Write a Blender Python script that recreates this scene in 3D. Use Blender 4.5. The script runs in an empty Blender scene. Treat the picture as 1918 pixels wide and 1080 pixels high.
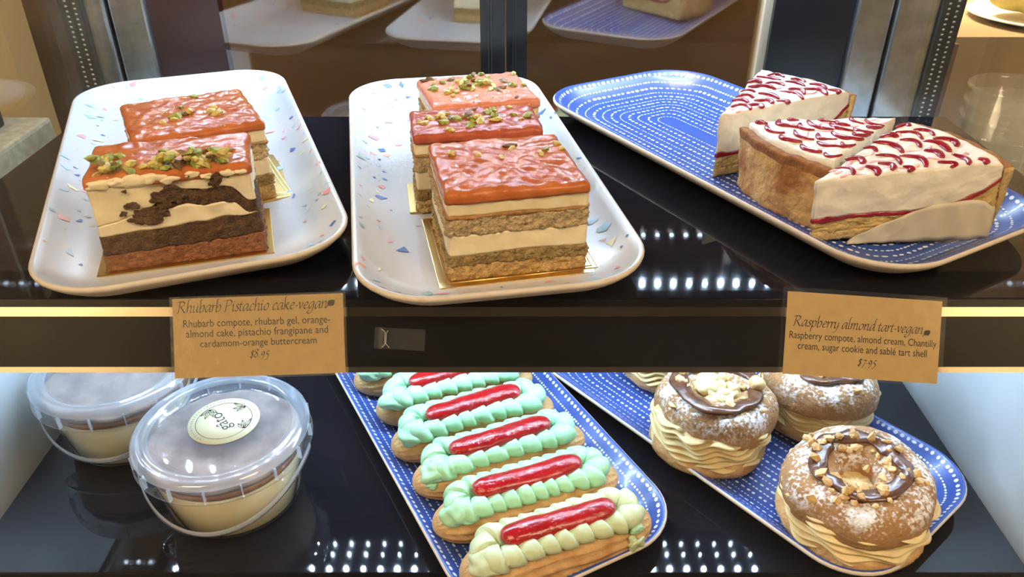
import bpy, math, random
from mathutils import Vector, Matrix, noise

# ------------------------------------------------------------------ camera, world, light, exposure
S = bpy.context.scene
COL = S.collection
PI = math.pi
R = math.radians
PITCH = 31.6                      # the camera looks down into the case
cam_d = bpy.data.cameras.new('camera')
cam_d.sensor_width = 36.0
cam_d.lens = 36.0 * 1500 / 1918
cam_d.clip_start = 0.01
cam = bpy.data.objects.new('camera', cam_d)
COL.objects.link(cam)
cam.location = (0, 0, 0.21)
cam.rotation_euler = (R(90 - PITCH), 0, 0)
S.camera = cam
S.cycles.max_bounces = 5
S.cycles.use_light_tree = False
S.cycles.adaptive_threshold = 0.02
S.cycles.transparent_max_bounces = 12

W = bpy.data.worlds.new('World')
S.world = W
W.use_nodes = True
W.node_tree.nodes['Background'].inputs[0].default_value = (1.0, 0.86, 0.68, 1)
W.node_tree.nodes['Background'].inputs[1].default_value = 0.10

def area(name, loc, rot, size, power, col, size_y=None):
    l = bpy.data.lights.new(name, 'AREA')
    l.energy = power; l.color = col; l.size = size
    if size_y: l.shape = 'RECTANGLE'; l.size_y = size_y
    o = bpy.data.objects.new(name, l); COL.objects.link(o)
    o.location = loc; o.rotation_euler = rot
    return o
WARM = (1.0, 0.80, 0.55)
area('ceiling_lamp', (-0.80, -0.55, 1.42), (R(36), 0, R(-40)), 0.6, 24, WARM)
area('ceiling_lamp', (0.80, -0.55, 1.42), (R(36), 0, R(40)), 0.6, 22, WARM)
area('staff_lamp', (0, 1.2, 1.45), (R(10), 0, 0), 0.8, 190, WARM, 0.4)
area('wall_fill', (-1.55, -1.05, 1.40), (R(-38), 0, 0), 0.3, 12, WARM)  # added fill pair, brightens the front wall that the rail trims mirror
area('wall_fill', (1.62, -1.05, 1.40), (R(-38), 0, 0), 0.3, 12, WARM)
LED_COL = (0.58, 0.78, 1.0)
LED_UP, LED_LOW = 1450.0, 640.0

S.view_settings.view_transform = 'Standard'
S.view_settings.look = 'None'
S.view_settings.exposure = 0.1
S.view_settings.gamma = 1.0
S.view_settings.use_curve_mapping = False

# ------------------------------------------------------------------ helpers
def mesh(name, v, f, smooth=True, mats=None, fm=None):
    m = bpy.data.meshes.new(name)
    m.from_pydata([tuple(p) for p in v], [], f)
    if mats:
        for x in mats: m.materials.append(x)
    if fm: m.polygons.foreach_set('material_index', fm)
    m.polygons.foreach_set('use_smooth', [smooth] * len(m.polygons))
    m.update()
    return m

def part(name, me, parent=None, loc=None, rot=None, label=None, kind=None, bevel=0):
    o = bpy.data.objects.new(name, me)
    COL.objects.link(o)
    if parent: o.parent = parent
    if loc: o.location = loc
    if rot: o.rotation_euler = rot
    if label: o['label'] = label
    if kind: o['kind'] = kind
    if bevel:
        b = o.modifiers.new('bevel', 'BEVEL'); b.width = bevel; b.segments = 2; b.limit_method = 'ANGLE'
    return o

def thing(name, label, cat, loc=(0, 0, 0), rotz=0.0, group=None, mat=None):
    o = bpy.data.objects.new(name, None)
    COL.objects.link(o)
    o.empty_display_size = 0.01
    if mat is not None: o.matrix_world = mat
    else:
        o.location = loc; o.rotation_euler = (0, 0, rotz)
    o['label'] = label; o['category'] = cat
    if group: o['group'] = group
    return o

def tag(o, label, cat, group=None):
    o['label'] = label; o['category'] = cat
    if group: o['group'] = group
    return o

def struct(o, label=None):
    o['kind'] = 'structure'
    if label: o['label'] = label
    return o

def boxm(name, x0, x1, y0, y1, z0, z1, mat):
    v = [(x, y, z) for z in (z0, z1) for y in (y0, y1) for x in (x0, x1)]
    f = [(0, 2, 3, 1), (4, 5, 7, 6), (0, 1, 5, 4), (2, 6, 7, 3), (0, 4, 6, 2), (1, 3, 7, 5)]
    return mesh(name, v, f, False, [mat])

def prism_x(name, prof, x0, x1, mat):
    """profile (y, z) counter-clockwise seen from +X, extruded along X"""
    n = len(prof)
    v = [(x0, y, z) for y, z in prof] + [(x1, y, z) for y, z in prof]
    f = [tuple(range(n))[::-1], tuple(range(n, 2 * n))]
    f += [(i, (i + 1) % n, n + (i + 1) % n, n + i) for i in range(n)]
    return mesh(name, v, f, False, [mat])

def nz(x, y, z, s=1.0, seed=0.0):
    return noise.noise(Vector((x * s + seed * 7.13, y * s - seed * 3.7, z * s + seed * 1.9)))

def lathe(name, prof, n, mat, closed_prof=False, fn=None, smooth=True, caps=(True, True)):
    """prof: list of (r, z); fn(r, z, ang) -> (r, z) perturbs"""
    v, f = [], []
    m = len(prof)
    for i in range(n):
        a = 2 * PI * i / n
        for r, z in prof:
            if fn: r, z = fn(r, z, a)
            v.append((r * math.cos(a), r * math.sin(a), z))
    for i in range(n):
        j = (i + 1) % n
        for k in range(m if closed_prof else m - 1):
            l = (k + 1) % m
            f.append((i * m + k, j * m + k, j * m + l, i * m + l))
    if not closed_prof:
        if caps[0] and prof[0][0] > 1e-4: f.append(tuple(i * m for i in range(n))[::-1])
        if caps[1] and prof[-1][0] > 1e-4: f.append(tuple(i * m + m - 1 for i in range(n)))
    return mesh(name, v, f, smooth, [mat])

def sweep(name, path, rad, mat, n=10, closed=False, up=Vector((0, 0, 1)), squash=1.0, cap=True):
    """tube along path; rad(i, phi) -> radius"""
    v, f = [], []
    N = len(path)
    path = [Vector(p) for p in path]
    for i, p in enumerate(path):
        if closed: t = path[(i + 1) % N] - path[i - 1]
        else: t = path[min(i + 1, N - 1)] - path[max(i - 1, 0)]
        t.normalize()
        s = t.cross(up)
        if s.length < 1e-6: s = t.cross(Vector((1, 0, 0)))
        s.normalize(); u = s.cross(t)
        for k in range(n):
            ph = 2 * PI * k / n
            r = rad(i, ph)
            v.append(p + s * (r * math.cos(ph)) + u * (r * squash * math.sin(ph)))
    for i in range(N if closed else N - 1):
        j = (i + 1) % N
        for k in range(n):
            l = (k + 1) % n
            f.append((i * n + k, j * n + k, j * n + l, i * n + l))
    if not closed and cap:
        f.append(tuple(range(n))); f.append(tuple((N - 1) * n + k for k in range(n))[::-1])
    return mesh(name, v, f, True, [mat])

def lump(name, r, mat, seed, rough=0.35, sub=2, sq=(1, 1, 1), smooth=False):
    """small irregular chip from an icosphere"""
    import bmesh
    bm = bmesh.new()
    bmesh.ops.create_icosphere(bm, subdivisions=sub, radius=1.0)
    for vv in bm.verts:
        c = vv.co
        k = 1 + rough * nz(c.x, c.y, c.z, 1.3, seed) * 1.6
        vv.co = Vector((c.x * k * r * sq[0], c.y * k * r * sq[1], c.z * k * r * sq[2]))
    me = bpy.data.meshes.new(name); bm.to_mesh(me); bm.free()
    me.materials.append(mat)
    me.polygons.foreach_set('use_smooth', [smooth] * len(me.polygons))
    return me

# ------------------------------------------------------------------ materials
def new_mat(name):
    m = bpy.data.materials.new(name); m.use_nodes = True
    nt = m.node_tree
    return m, nt, nt.nodes['Principled BSDF']

def pbr(name, c, rough=0.5, metal=0.0, c2=None, scale=200.0, detail=4.0, bump=0.0, bscale=None, coat=0.0,
        sss=0.0, spec=0.5, lo=0.35, hi=0.65, ior=None, rough2=None, bdist=0.001):
    m, nt, b = new_mat(name)
    b.inputs['Base Color'].default_value = (*c, 1)
    b.inputs['Roughness'].default_value = rough
    b.inputs['Metallic'].default_value = metal
    b.inputs['Specular IOR Level'].default_value = spec
    if ior: b.inputs['IOR'].default_value = ior
    if coat:
        b.inputs['Coat Weight'].default_value = coat; b.inputs['Coat Roughness'].default_value = 0.06
    if sss:
        b.inputs['Subsurface Weight'].default_value = sss
        b.inputs['Subsurface Radius'].default_value = (0.004, 0.0025, 0.0015)
        b.inputs['Subsurface Scale'].default_value = 0.6
    tc = nt.nodes.new('ShaderNodeTexCoord')
    if c2 or rough2 is not None:
        n = nt.nodes.new('ShaderNodeTexNoise')
        n.inputs['Scale'].default_value = scale; n.inputs['Detail'].default_value = detail
        nt.links.new(tc.outputs['Object'], n.inputs['Vector'])
        mr = nt.nodes.new('ShaderNodeMapRange')
        mr.inputs['From Min'].default_value = lo; mr.inputs['From Max'].default_value = hi
        nt.links.new(n.outputs['Fac'], mr.inputs['Value'])
        if c2:
            mx = nt.nodes.new('ShaderNodeMix'); mx.data_type = 'RGBA'
            mx.inputs['A'].default_value = (*c, 1); mx.inputs['B'].default_value = (*c2, 1)
            nt.links.new(mr.outputs['Result'], mx.inputs['Factor'])
            nt.links.new(mx.outputs['Result'], b.inputs['Base Color'])
        if rough2 is not None:
            mm = nt.nodes.new('ShaderNodeMix')
            mm.inputs['A'].default_value = rough; mm.inputs['B'].default_value = rough2
            nt.links.new(mr.outputs['Result'], mm.inputs['Factor'])
            nt.links.new(mm.outputs['Result'], b.inputs['Roughness'])
    if bump:
        n2 = nt.nodes.new('ShaderNodeTexNoise')
        n2.inputs['Scale'].default_value = bscale or scale; n2.inputs['Detail'].default_value = 5
        nt.links.new(tc.outputs['Object'], n2.inputs['Vector'])
        bp = nt.nodes.new('ShaderNodeBump'); bp.inputs['Strength'].default_value = bump
        bp.inputs['Distance'].default_value = bdist
        nt.links.new(n2.outputs['Fac'], bp.inputs['Height'])
        nt.links.new(bp.outputs['Normal'], b.inputs['Normal'])
    return m

def clear(name, tint=(1, 1, 1), ior=1.45, rough=0.02, haze=0.0, haze_col=(0.9, 0.9, 0.9), gain=1.0, const=None, bump=0.0, bscale=60):
    """thin clear sheet: see-through mixed with mirror reflection and a little milky scatter"""
    m = bpy.data.materials.new(name); m.use_nodes = True
    nt = m.node_tree; nt.nodes.clear()
    out = nt.nodes.new('ShaderNodeOutputMaterial')
    tr = nt.nodes.new('ShaderNodeBsdfTransparent'); tr.inputs[0].default_value = (*tint, 1)
    gl = nt.nodes.new('ShaderNodeBsdfGlossy'); gl.inputs['Roughness'].default_value = rough
    gl.inputs['Color'].default_value = (1, 1, 1, 1)
    mix = nt.nodes.new('ShaderNodeMixShader')
    if const is not None: mix.inputs[0].default_value = const
    else:
        lw = nt.nodes.new('ShaderNodeLayerWeight'); lw.inputs['Blend'].default_value = 0.5
        pw = nt.nodes.new('ShaderNodeMath'); pw.operation = 'POWER'; pw.inputs[1].default_value = 5.0
        f0 = ((ior - 1) / (ior + 1)) ** 2
        mu = nt.nodes.new('ShaderNodeMath'); mu.operation = 'MULTIPLY_ADD'; mu.inputs[1].default_value = (1 - f0) * gain; mu.inputs[2].default_value = f0 * gain; mu.use_clamp = True
        nt.links.new(lw.outputs['Facing'], pw.inputs[0]); nt.links.new(pw.outputs[0], mu.inputs[0]); nt.links.new(mu.outputs[0], mix.inputs[0])
    if bump:
        tc = nt.nodes.new('ShaderNodeTexCoord'); n2 = nt.nodes.new('ShaderNodeTexNoise')
        n2.inputs['Scale'].default_value = bscale; n2.inputs['Detail'].default_value = 3
        nt.links.new(tc.outputs['Object'], n2.inputs['Vector'])
        bp = nt.nodes.new('ShaderNodeBump'); bp.inputs['Strength'].default_value = bump; bp.inputs['Distance'].default_value = 0.001
        nt.links.new(n2.outputs['Fac'], bp.inputs['Height']); nt.links.new(bp.outputs['Normal'], gl.inputs['Normal'])
    if haze:
        df = nt.nodes.new('ShaderNodeBsdfDiffuse'); df.inputs[0].default_value = (*haze_col, 1)
        tl = nt.nodes.new('ShaderNodeBsdfTranslucent'); tl.inputs[0].default_value = (*haze_col, 1)
        dm = nt.nodes.new('ShaderNodeMixShader'); dm.inputs[0].default_value = 0.5
        nt.links.new(df.outputs[0], dm.inputs[1]); nt.links.new(tl.outputs[0], dm.inputs[2])
        m2 = nt.nodes.new('ShaderNodeMixShader'); m2.inputs[0].default_value = haze
        nt.links.new(tr.outputs[0], m2.inputs[1]); nt.links.new(dm.outputs[0], m2.inputs[2])
        nt.links.new(m2.outputs[0], mix.inputs[1])
    else: nt.links.new(tr.outputs[0], mix.inputs[1])
    nt.links.new(gl.outputs[0], mix.inputs[2])
    nt.links.new(mix.outputs[0], out.inputs[0])
    return m

def emit(name, c, s):
    m = bpy.data.materials.new(name); m.use_nodes = True
    nt = m.node_tree; nt.nodes.clear()
    out = nt.nodes.new('ShaderNodeOutputMaterial'); e = nt.nodes.new('ShaderNodeEmission')
    e.inputs[0].default_value = (*c, 1); e.inputs[1].default_value = s
    nt.links.new(e.outputs[0], out.inputs[0])
    return m

M = {}
M['shelf'] = pbr('black_shelf_glass', (0.006, 0.007, 0.011), 0.02, spec=0.26, ior=1.45, rough2=0.045, scale=35)
M['housing'] = pbr('black_housing', (0.007, 0.007, 0.008), 0.14, spec=0.35, bump=0.1, bscale=60, rough2=0.22, scale=40)
M['trim'] = pbr('polished_trim', (0.86, 0.80, 0.68), 0.07, 1.0, rough2=0.11, scale=300, lo=0.6, hi=0.75)
M['steel'] = pbr('brushed_steel', (0.50, 0.51, 0.50), 0.34, 1.0, c2=(0.40, 0.41, 0.40), scale=90, bump=0.2, bscale=120)
M['steel_wall'] = pbr('steel_lining', (0.66, 0.71, 0.73), 0.42, 0.2, c2=(0.60, 0.66, 0.69), scale=25, bump=0.05, bscale=60)
M['black'] = pbr('black_frame', (0.010, 0.010, 0.013), 0.3)
M['rubber'] = pbr('black_rubber', (0.02, 0.02, 0.02), 0.5)
M['dot'] = pbr('grey_studs', (0.35, 0.36, 0.35), 0.4)
M['maroon'] = pbr('dark_maroon_jamb', (0.05, 0.022, 0.018), 0.3)
M['cream_edge'] = pbr('cream_edge', (0.52, 0.42, 0.29), 0.45)
M['glass'] = clear('front_glass', ior=1.35, gain=0.8)
M['side_glass'] = clear('side_glass', tint=(0.93, 0.93, 0.90), ior=1.45)
M['door_glass'] = clear('brown_door_glass', tint=(0.80, 0.70, 0.58), const=0.20, rough=0.035)
M['led'] = emit('led_chip', LED_COL, LED_UP)
M['led_low'] = emit('led_chip_low', LED_COL, LED_LOW)
M['alu'] = pbr('aluminium_channel', (0.55, 0.57, 0.6), 0.35, 1.0)
M['plate_white'] = pbr('white_melamine', (0.53, 0.54, 0.56), 0.32, coat=0.15)
M['plate_edge'] = pbr('beige_rim', (0.60, 0.52, 0.41), 0.5, c2=(0.66, 0.58, 0.47), scale=150)
M['plate_blue'] = pbr('blue_melamine', (0.036, 0.082, 0.33), 0.33, coat=0.15)
M['dash'] = pbr('white_dash', (0.74, 0.78, 0.84), 0.4)
CHIP = [('chip_pink', (0.75, 0.30, 0.33)), ('chip_blue', (0.07, 0.14, 0.45)), ('chip_sky', (0.34, 0.52, 0.66)), ('chip_yellow', (0.74, 0.70, 0.42)), ('chip_teal', (0.30, 0.45, 0.44)), ('chip_coral', (0.70, 0.36, 0.28))]
M['chips'] = [pbr(n, c, 0.4) for n, c in CHIP]
M['gold'] = pbr('gold_foil', (0.74, 0.52, 0.20), 0.28, 1.0, bump=0.1, bscale=150)
M['cookie'] = pbr('cookie_crumb', (0.66, 0.44, 0.18), 0.9, c2=(0.48, 0.28, 0.10), scale=420, bump=1.0, bscale=700, bdist=0.0022)
M['frangipane'] = pbr('frangipane', (0.42, 0.29, 0.11), 0.9, c2=(0.28, 0.18, 0.06), scale=350, bump=1.0, bscale=700, bdist=0.0022)
M['sponge'] = pbr('almond_sponge', (0.64, 0.48, 0.27), 0.9, c2=(0.47, 0.32, 0.16), scale=500, bump=1.0, bscale=700, bdist=0.0022, lo=0.4, hi=0.7)
M['skin'] = pbr('browned_sponge_skin', (0.30, 0.14, 0.045), 0.9, c2=(0.42, 0.22, 0.08), scale=300, bump=0.6, bscale=700)
M['dark_sponge'] = pbr('dark_sponge', (0.075, 0.032, 0.014), 0.8, c2=(0.125, 0.065, 0.024), scale=260, bump=1.0, bscale=700, bdist=0.0022)
M['red_cookie'] = pbr('red_brown_cookie', (0.34, 0.135, 0.055), 0.9, c2=(0.22, 0.08, 0.03), scale=380, bump=1.0, bscale=700, bdist=0.0022)
M['butter'] = pbr('buttercream', (0.82, 0.71, 0.46), 0.55, c2=(0.76, 0.64, 0.40), scale=120, bump=0.35, bscale=260)
M['gel'] = pbr('rhubarb_gel', (0.52, 0.165, 0.052), 0.12, c2=(0.42, 0.115, 0.038), scale=90, bump=0.6, bscale=300, bdist=0.0008, spec=0.16)
M['gel_pink'] = pbr('pink_rhubarb_gel', (0.74, 0.30, 0.20), 0.18, c2=(0.66, 0.24, 0.15), scale=90, bump=0.5, bscale=300, bdist=0.0008, spec=0.14)
M['gel_dark'] = pbr('dark_rhubarb_gel', (0.46, 0.12, 0.06), 0.22, c2=(0.36, 0.075, 0.045), scale=90, bump=0.6, bscale=300, bdist=0.0008, spec=0.16)
M['pist'] = [pbr('pistachio_green', (0.42, 0.45, 0.09), 0.6, c2=(0.20, 0.24, 0.04), scale=300),
             pbr('pistachio_yellow', (0.66, 0.56, 0.17), 0.6, c2=(0.5, 0.38, 0.1), scale=300),
             pbr('pistachio_skin', (0.16, 0.075, 0.05), 0.6, c2=(0.30, 0.22, 0.07), scale=200)]
M['tart_crust'] = pbr('baked_tart_crust', (0.68, 0.40, 0.14), 0.75, c2=(0.40, 0.16, 0.04), scale=55, bump=0.9, bscale=330, lo=0.40, hi=0.62, bdist=0.0018)
M['tart_brown'] = pbr('browned_tart_rim', (0.36, 0.15, 0.04), 0.85, c2=(0.24, 0.09, 0.025), scale=200, bump=0.7, bscale=700)
M['tart_base'] = pbr('tart_cut_base', (0.62, 0.46, 0.22), 0.85, c2=(0.50, 0.33, 0.13), scale=220, bump=0.8, bscale=600)
M['almond'] = pbr('almond_cream', (0.50, 0.32, 0.10), 0.85, c2=(0.62, 0.44, 0.18), scale=220, bump=0.8, bscale=600)
M['raspberry'] = pbr('raspberry_compote', (0.24, 0.006, 0.018), 0.2, c2=(0.33, 0.014, 0.03), scale=200, coat=0.1, bump=0.3, bscale=300)
M['chantilly'] = pbr('chantilly', (0.83, 0.79, 0.68), 0.55, c2=(0.77, 0.72, 0.60), scale=120, bump=0.4, bscale=350)
M['stain'] = pbr('pink_stained_cream', (0.74, 0.40, 0.44), 0.5, c2=(0.82, 0.60, 0.58), scale=200, bump=0.2, bscale=300)
M['paper'] = pbr('parchment', (0.56, 0.50, 0.39), 0.6, c2=(0.49, 0.43, 0.32), scale=60, bump=0.4, bscale=90)
M['choux'] = pbr('choux_pastry', (0.64, 0.40, 0.16), 0.6, c2=(0.43, 0.20, 0.06), scale=70, bump=0.7, bscale=300, bdist=0.0018, lo=0.35, hi=0.7)
M['mint'] = pbr('mint_cream', (0.40, 0.72, 0.46), 0.42, c2=(0.37, 0.68, 0.42), scale=150, bump=0.12, bscale=200)
M['mint_warm_lit'] = pbr('warm_lit_mint_cream', (0.58, 0.66, 0.40), 0.42, c2=(0.54, 0.63, 0.37), scale=150, bump=0.12, bscale=200)  # mint cream with the warm room light put into its colour
M['jam'] = pbr('red_jam', (0.42, 0.010, 0.012), 0.13, c2=(0.30, 0.006, 0.010), scale=100, coat=0.3, bump=0.7, bscale=330, bdist=0.0012)
M['choc'] = pbr('chocolate_praline', (0.085, 0.032, 0.017), 0.25, c2=(0.15, 0.062, 0.03), scale=160, bump=0.4, bscale=250, coat=0.25)
M['nut'] = [pbr('hazelnut_pale', (0.74, 0.53, 0.26), 0.6, c2=(0.62, 0.38, 0.14), scale=250), pbr('hazelnut_roast', (0.50, 0.26, 0.075), 0.6, c2=(0.66, 0.42, 0.17), scale=250)]
M['brest_cream'] = pbr('praline_cream', (0.80, 0.64, 0.32), 0.5, c2=(0.74, 0.56, 0.26), scale=120, bump=0.15, bscale=300)
M['kraft'] = pbr('kraft_card', (0.45, 0.295, 0.105), 0.6, c2=(0.41, 0.265, 0.092), scale=150)
M['ink'] = pbr('dark_ink', (0.022, 0.014, 0.014), 0.6)
M['sleeve'] = clear('clear_sleeve', ior=1.4, rough=0.06, haze=0.015, gain=0.6, bump=0.12, bscale=50)
M['sleeve_crinkled'] = clear('crinkled_sleeve', ior=1.45, rough=0.10, haze=0.07, haze_col=(0.9, 0.8, 0.6), gain=0.9, bump=0.5, bscale=110)
M['tape'] = clear('clear_tape', ior=1.45, rough=0.2, haze=0.06, bump=0.6, bscale=150)
M['tub'] = clear('clear_tub_plastic', ior=1.45, rough=0.06, haze=0.06, haze_col=(0.85, 0.9, 0.95))
M['lid'] = clear('clear_lid_plastic', ior=1.5, rough=0.05, haze=0.17, haze_col=(0.68, 0.80, 1.0), bump=0.06, bscale=45)
M['lid_rim'] = clear('lid_rim_plastic', ior=1.6, rough=0.08, haze=0.34, haze_col=(0.80, 0.88, 1.0), gain=1.3)
M['tub_cream'] = pbr('custard_filling', (0.74, 0.67, 0.42), 0.5, c2=(0.70, 0.62, 0.38), scale=60)
M['caramel'] = pbr('caramel_layer', (0.34, 0.15, 0.045), 0.3, c2=(0.24, 0.09, 0.03), scale=60)
M['cocoa'] = pbr('cocoa_crumb_top', (0.13, 0.075, 0.055), 0.9, c2=(0.40, 0.31, 0.24), scale=45, bump=0.6, bscale=200, lo=0.25, hi=0.8, detail=8)
M['sticker'] = pbr('cream_sticker', (0.62, 0.57, 0.35), 0.5)
M['granite'] = pbr('grey_granite', (0.34, 0.30, 0.22), 0.45, c2=(0.48, 0.43, 0.33), scale=160, detail=6)
M['tan_wall'] = pbr('tan_wall', (0.42, 0.32, 0.20), 0.7)
M['cream_wall'] = pbr('cream_wall', (0.66, 0.58, 0.40), 0.7)
M['brown_panel'] = pbr('brown_panel', (0.16, 0.105, 0.06), 0.6)
M['dark_panel'] = pbr('dark_panel', (0.012, 0.011, 0.012), 0.7)
M['brown_wall'] = pbr('brown_wall', (0.30, 0.23, 0.15), 0.7, c2=(0.25, 0.19, 0.12), scale=3)
M['cup'] = clear('cup_plastic', ior=1.45, rough=0.08, haze=0.22, haze_col=(0.62, 0.64, 0.60))
M['floor'] = pbr('dark_floor', (0.10, 0.085, 0.07), 0.5)
M['pastry'] = pbr('yellow_pastry', (0.58, 0.50, 0.16), 0.7, c2=(0.42, 0.34, 0.09), scale=60)
M['white'] = pbr('white_china', (0.75, 0.73, 0.68), 0.35)
M['wood'] = pbr('tan_counter', (0.38, 0.30, 0.19), 0.5, c2=(0.33, 0.26, 0.16), scale=12)

def sugar_mat(name, base, base2, sc=150):
    """baked crust with icing sugar dusted from above in its own blotches"""
    m, nt, b = new_mat(name)
    tc = nt.nodes.new('ShaderNodeTexCoord')
    def no(scale, det):
        n = nt.nodes.new('ShaderNodeTexNoise'); n.inputs['Scale'].default_value = scale; n.inputs['Detail'].default_value = det
        nt.links.new(tc.outputs['Object'], n.inputs['Vector']); return n
    n1 = no(60, 4)
    mx = nt.nodes.new('ShaderNodeMix'); mx.data_type = 'RGBA'
    mx.inputs['A'].default_value = (*base, 1); mx.inputs['B'].default_value = (*base2, 1)
    nt.links.new(n1.outputs['Fac'], mx.inputs['Factor'])
    n2 = no(sc * 3, 6); n3 = no(sc * 0.35, 2)
    ad = nt.nodes.new('ShaderNodeMath'); ad.operation = 'ADD'
    nt.links.new(n2.outputs['Fac'], ad.inputs[0]); nt.links.new(n3.outputs['Fac'], ad.inputs[1])
    mr = nt.nodes.new('ShaderNodeMapRange'); mr.inputs['From Min'].default_value = 0.98; mr.inputs['From Max'].default_value = 1.18
    nt.links.new(ad.outputs[0], mr.inputs['Value'])
    ge = nt.nodes.new('ShaderNodeNewGeometry'); sp = nt.nodes.new('ShaderNodeSeparateXYZ')
    nt.links.new(ge.outputs['Normal'], sp.inputs[0])
    m2 = nt.nodes.new('ShaderNodeMapRange'); m2.inputs['From Min'].default_value = 0.05; m2.inputs['From Max'].default_value = 0.6
    nt.links.new(sp.outputs['Z'], m2.inputs['Value'])
    mu = nt.nodes.new('ShaderNodeMath'); mu.operation = 'MULTIPLY'
    nt.links.new(mr.outputs['Result'], mu.inputs[0]); nt.links.new(m2.outputs['Result'], mu.inputs[1])
    mx2 = nt.nodes.new('ShaderNodeMix'); mx2.data_type = 'RGBA'
    mx2.inputs['B'].default_value = (0.85, 0.84, 0.83, 1)
    nt.links.new(mx.outputs['Result'], mx2.inputs['A']); nt.links.new(mu.outputs[0], mx2.inputs['Factor'])
    nt.links.new(mx2.outputs['Result'], b.inputs['Base Color'])
    b.inputs['Roughness'].default_value = 0.85
    n4 = no(330, 6)
    bp = nt.nodes.new('ShaderNodeBump'); bp.inputs['Strength'].default_value = 0.9; bp.inputs['Distance'].default_value = 0.0015
    nt.links.new(n4.outputs['Fac'], bp.inputs['Height']); nt.links.new(bp.outputs['Normal'], b.inputs['Normal'])
    return m
M['sugar_top'] = sugar_mat('sugared_craquelin', (0.44, 0.24, 0.095), (0.30, 0.145, 0.05))

# ------------------------------------------------------------------ the shop around the case
def setbox(name, b, mat, label=None):
    return struct(part(name, boxm(name, *b, mat)), label)
setbox('floor', (-2.0, 2.0, -1.5, 1.9, -1.02, -1.0), M['floor'])
setbox('ceiling', (-2.0, 2.0, -1.5, 1.9, 1.5, 1.52), M['cream_wall'])
setbox('wall_left', (-2.02, -2.0, -1.5, 1.9, -1.0, 1.5), M['tan_wall'])
setbox('wall_right', (2.0, 2.02, -1.5, 1.9, -1.0, 1.5), M['tan_wall'])
setbox('wall_front', (-2.0, 2.0, -1.52, -1.5, -1.0, 1.5), M['cream_wall'])
setbox('reflection_panel', (-1.02, 1.25, -1.499, -1.46, -1.0, 1.49), M['dark_panel'], 'added dark panel behind the viewer that darkens the rail reflections')  # unseen panel, added to keep the middle of the rail trims dark
setbox('wall_back', (-2.0, 2.0, 1.9, 1.92, -1.0, 1.5), M['tan_wall'])

# ------------------------------------------------------------------ the display case
XL, XR = -0.345, 0.345           # side glass
YB = 0.70                        # sliding back doors
case = thing('display_case', 'black framed refrigerated pastry display case with steel lined sides', 'display case', (0, 0.5, -1.0))
def cpart(name, b, mat, bevel=0, label=None):
    x0, x1, y0, y1, z0, z1 = b
    return part(name, boxm(name, x0, x1, y0 - 0.5, y1 - 0.5, z0 + 1.0, z1 + 1.0, mat), case, bevel=bevel, label=label)
cpart('base_cabinet', (-0.41, 0.41, 0.275, 0.74, -1.0, -0.30), M['black'])
cpart('side_lining', (-0.372, -0.360, 0.30, 0.70, -0.30, -0.035), M['steel_wall'], label='pale steel lining')
cpart('side_lining', (0.338, 0.350, 0.30, 0.70, -0.30, -0.035), M['steel_wall'], label='pale steel lining')
cpart('roof', (-0.41, 0.41, 0.36, 0.74, 0.42, 0.45), M['black'])
cpart('side_glass', (XL - 0.008, XL - 0.004, 0.30, 0.695, -0.033, 0.42), M['side_glass'])
cpart('side_glass', (XR + 0.004, XR + 0.008, 0.30, 0.695, -0.033, 0.42), M['side_glass'])
cpart('front_glass', (-0.40, 0.40, 0.282, 0.285, -0.30, 0.42), M['glass'])
# corner posts with gasket, and the jambs next to the doors
for s, x0, x1, x2, x3 in ((-1, -0.248, -0.308, -0.345, -0.392), (1, 0.222, 0.290, 0.345, 0.362)):
    lo = lambda a, b: (min(a, b), max(a, b))
    cpart('door_jamb', (*lo(x0, x1), 0.700, 0.712, -0.30, 0.42), M['maroon'] if s < 0 else M['black'])
    cpart('corner_post', (*lo(x1, x1 + s * 0.030), 0.694, 0.716, -0.30, 0.42), M['steel'], bevel=0.002, label='brushed steel post')
    cpart('corner_post', (*lo(x1 + s * 0.032, x2 + s * 0.012), 0.690, 0.716, -0.30, 0.42), M['steel'], bevel=0.002, label='brushed steel post')
    cpart('gasket', (*lo(x2 + s * 0.012, x2 + s * 0.030), 0.686, 0.71, -0.30, 0.42), M['rubber'])
    v, f = [], []
    for k in range(90):
        for j in range(2):
            cx = x2 + s * (0.017 + 0.007 * j); cz = -0.1 + k * 0.0042 + j * 0.0021
            b = len(v)
            v += [(cx - 0.0011, 0.1859, cz + 1 - 0.0008), (cx + 0.0011, 0.1859, cz + 1 - 0.0008), (cx + 0.0011, 0.1859, cz + 1 + 0.0008), (cx - 0.0011, 0.1859, cz + 1 + 0.0008), (cx, 0.1852, cz + 1)]
            f += [(b, b + 1, b + 4), (b + 1, b + 2, b + 4), (b + 2, b + 3, b + 4), (b + 3, b, b + 4)]
    part('gasket_studs', mesh('gasket_studs', v, f, False, [M['dot']]), case, kind='stuff')
for s in (-1, 1):
    cpart('front_post', (*((-0.41, -0.385) if s < 0 else (0.385, 0.41)), 0.275, 0.30, -0.30, 0.42), M['black'])

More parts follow.
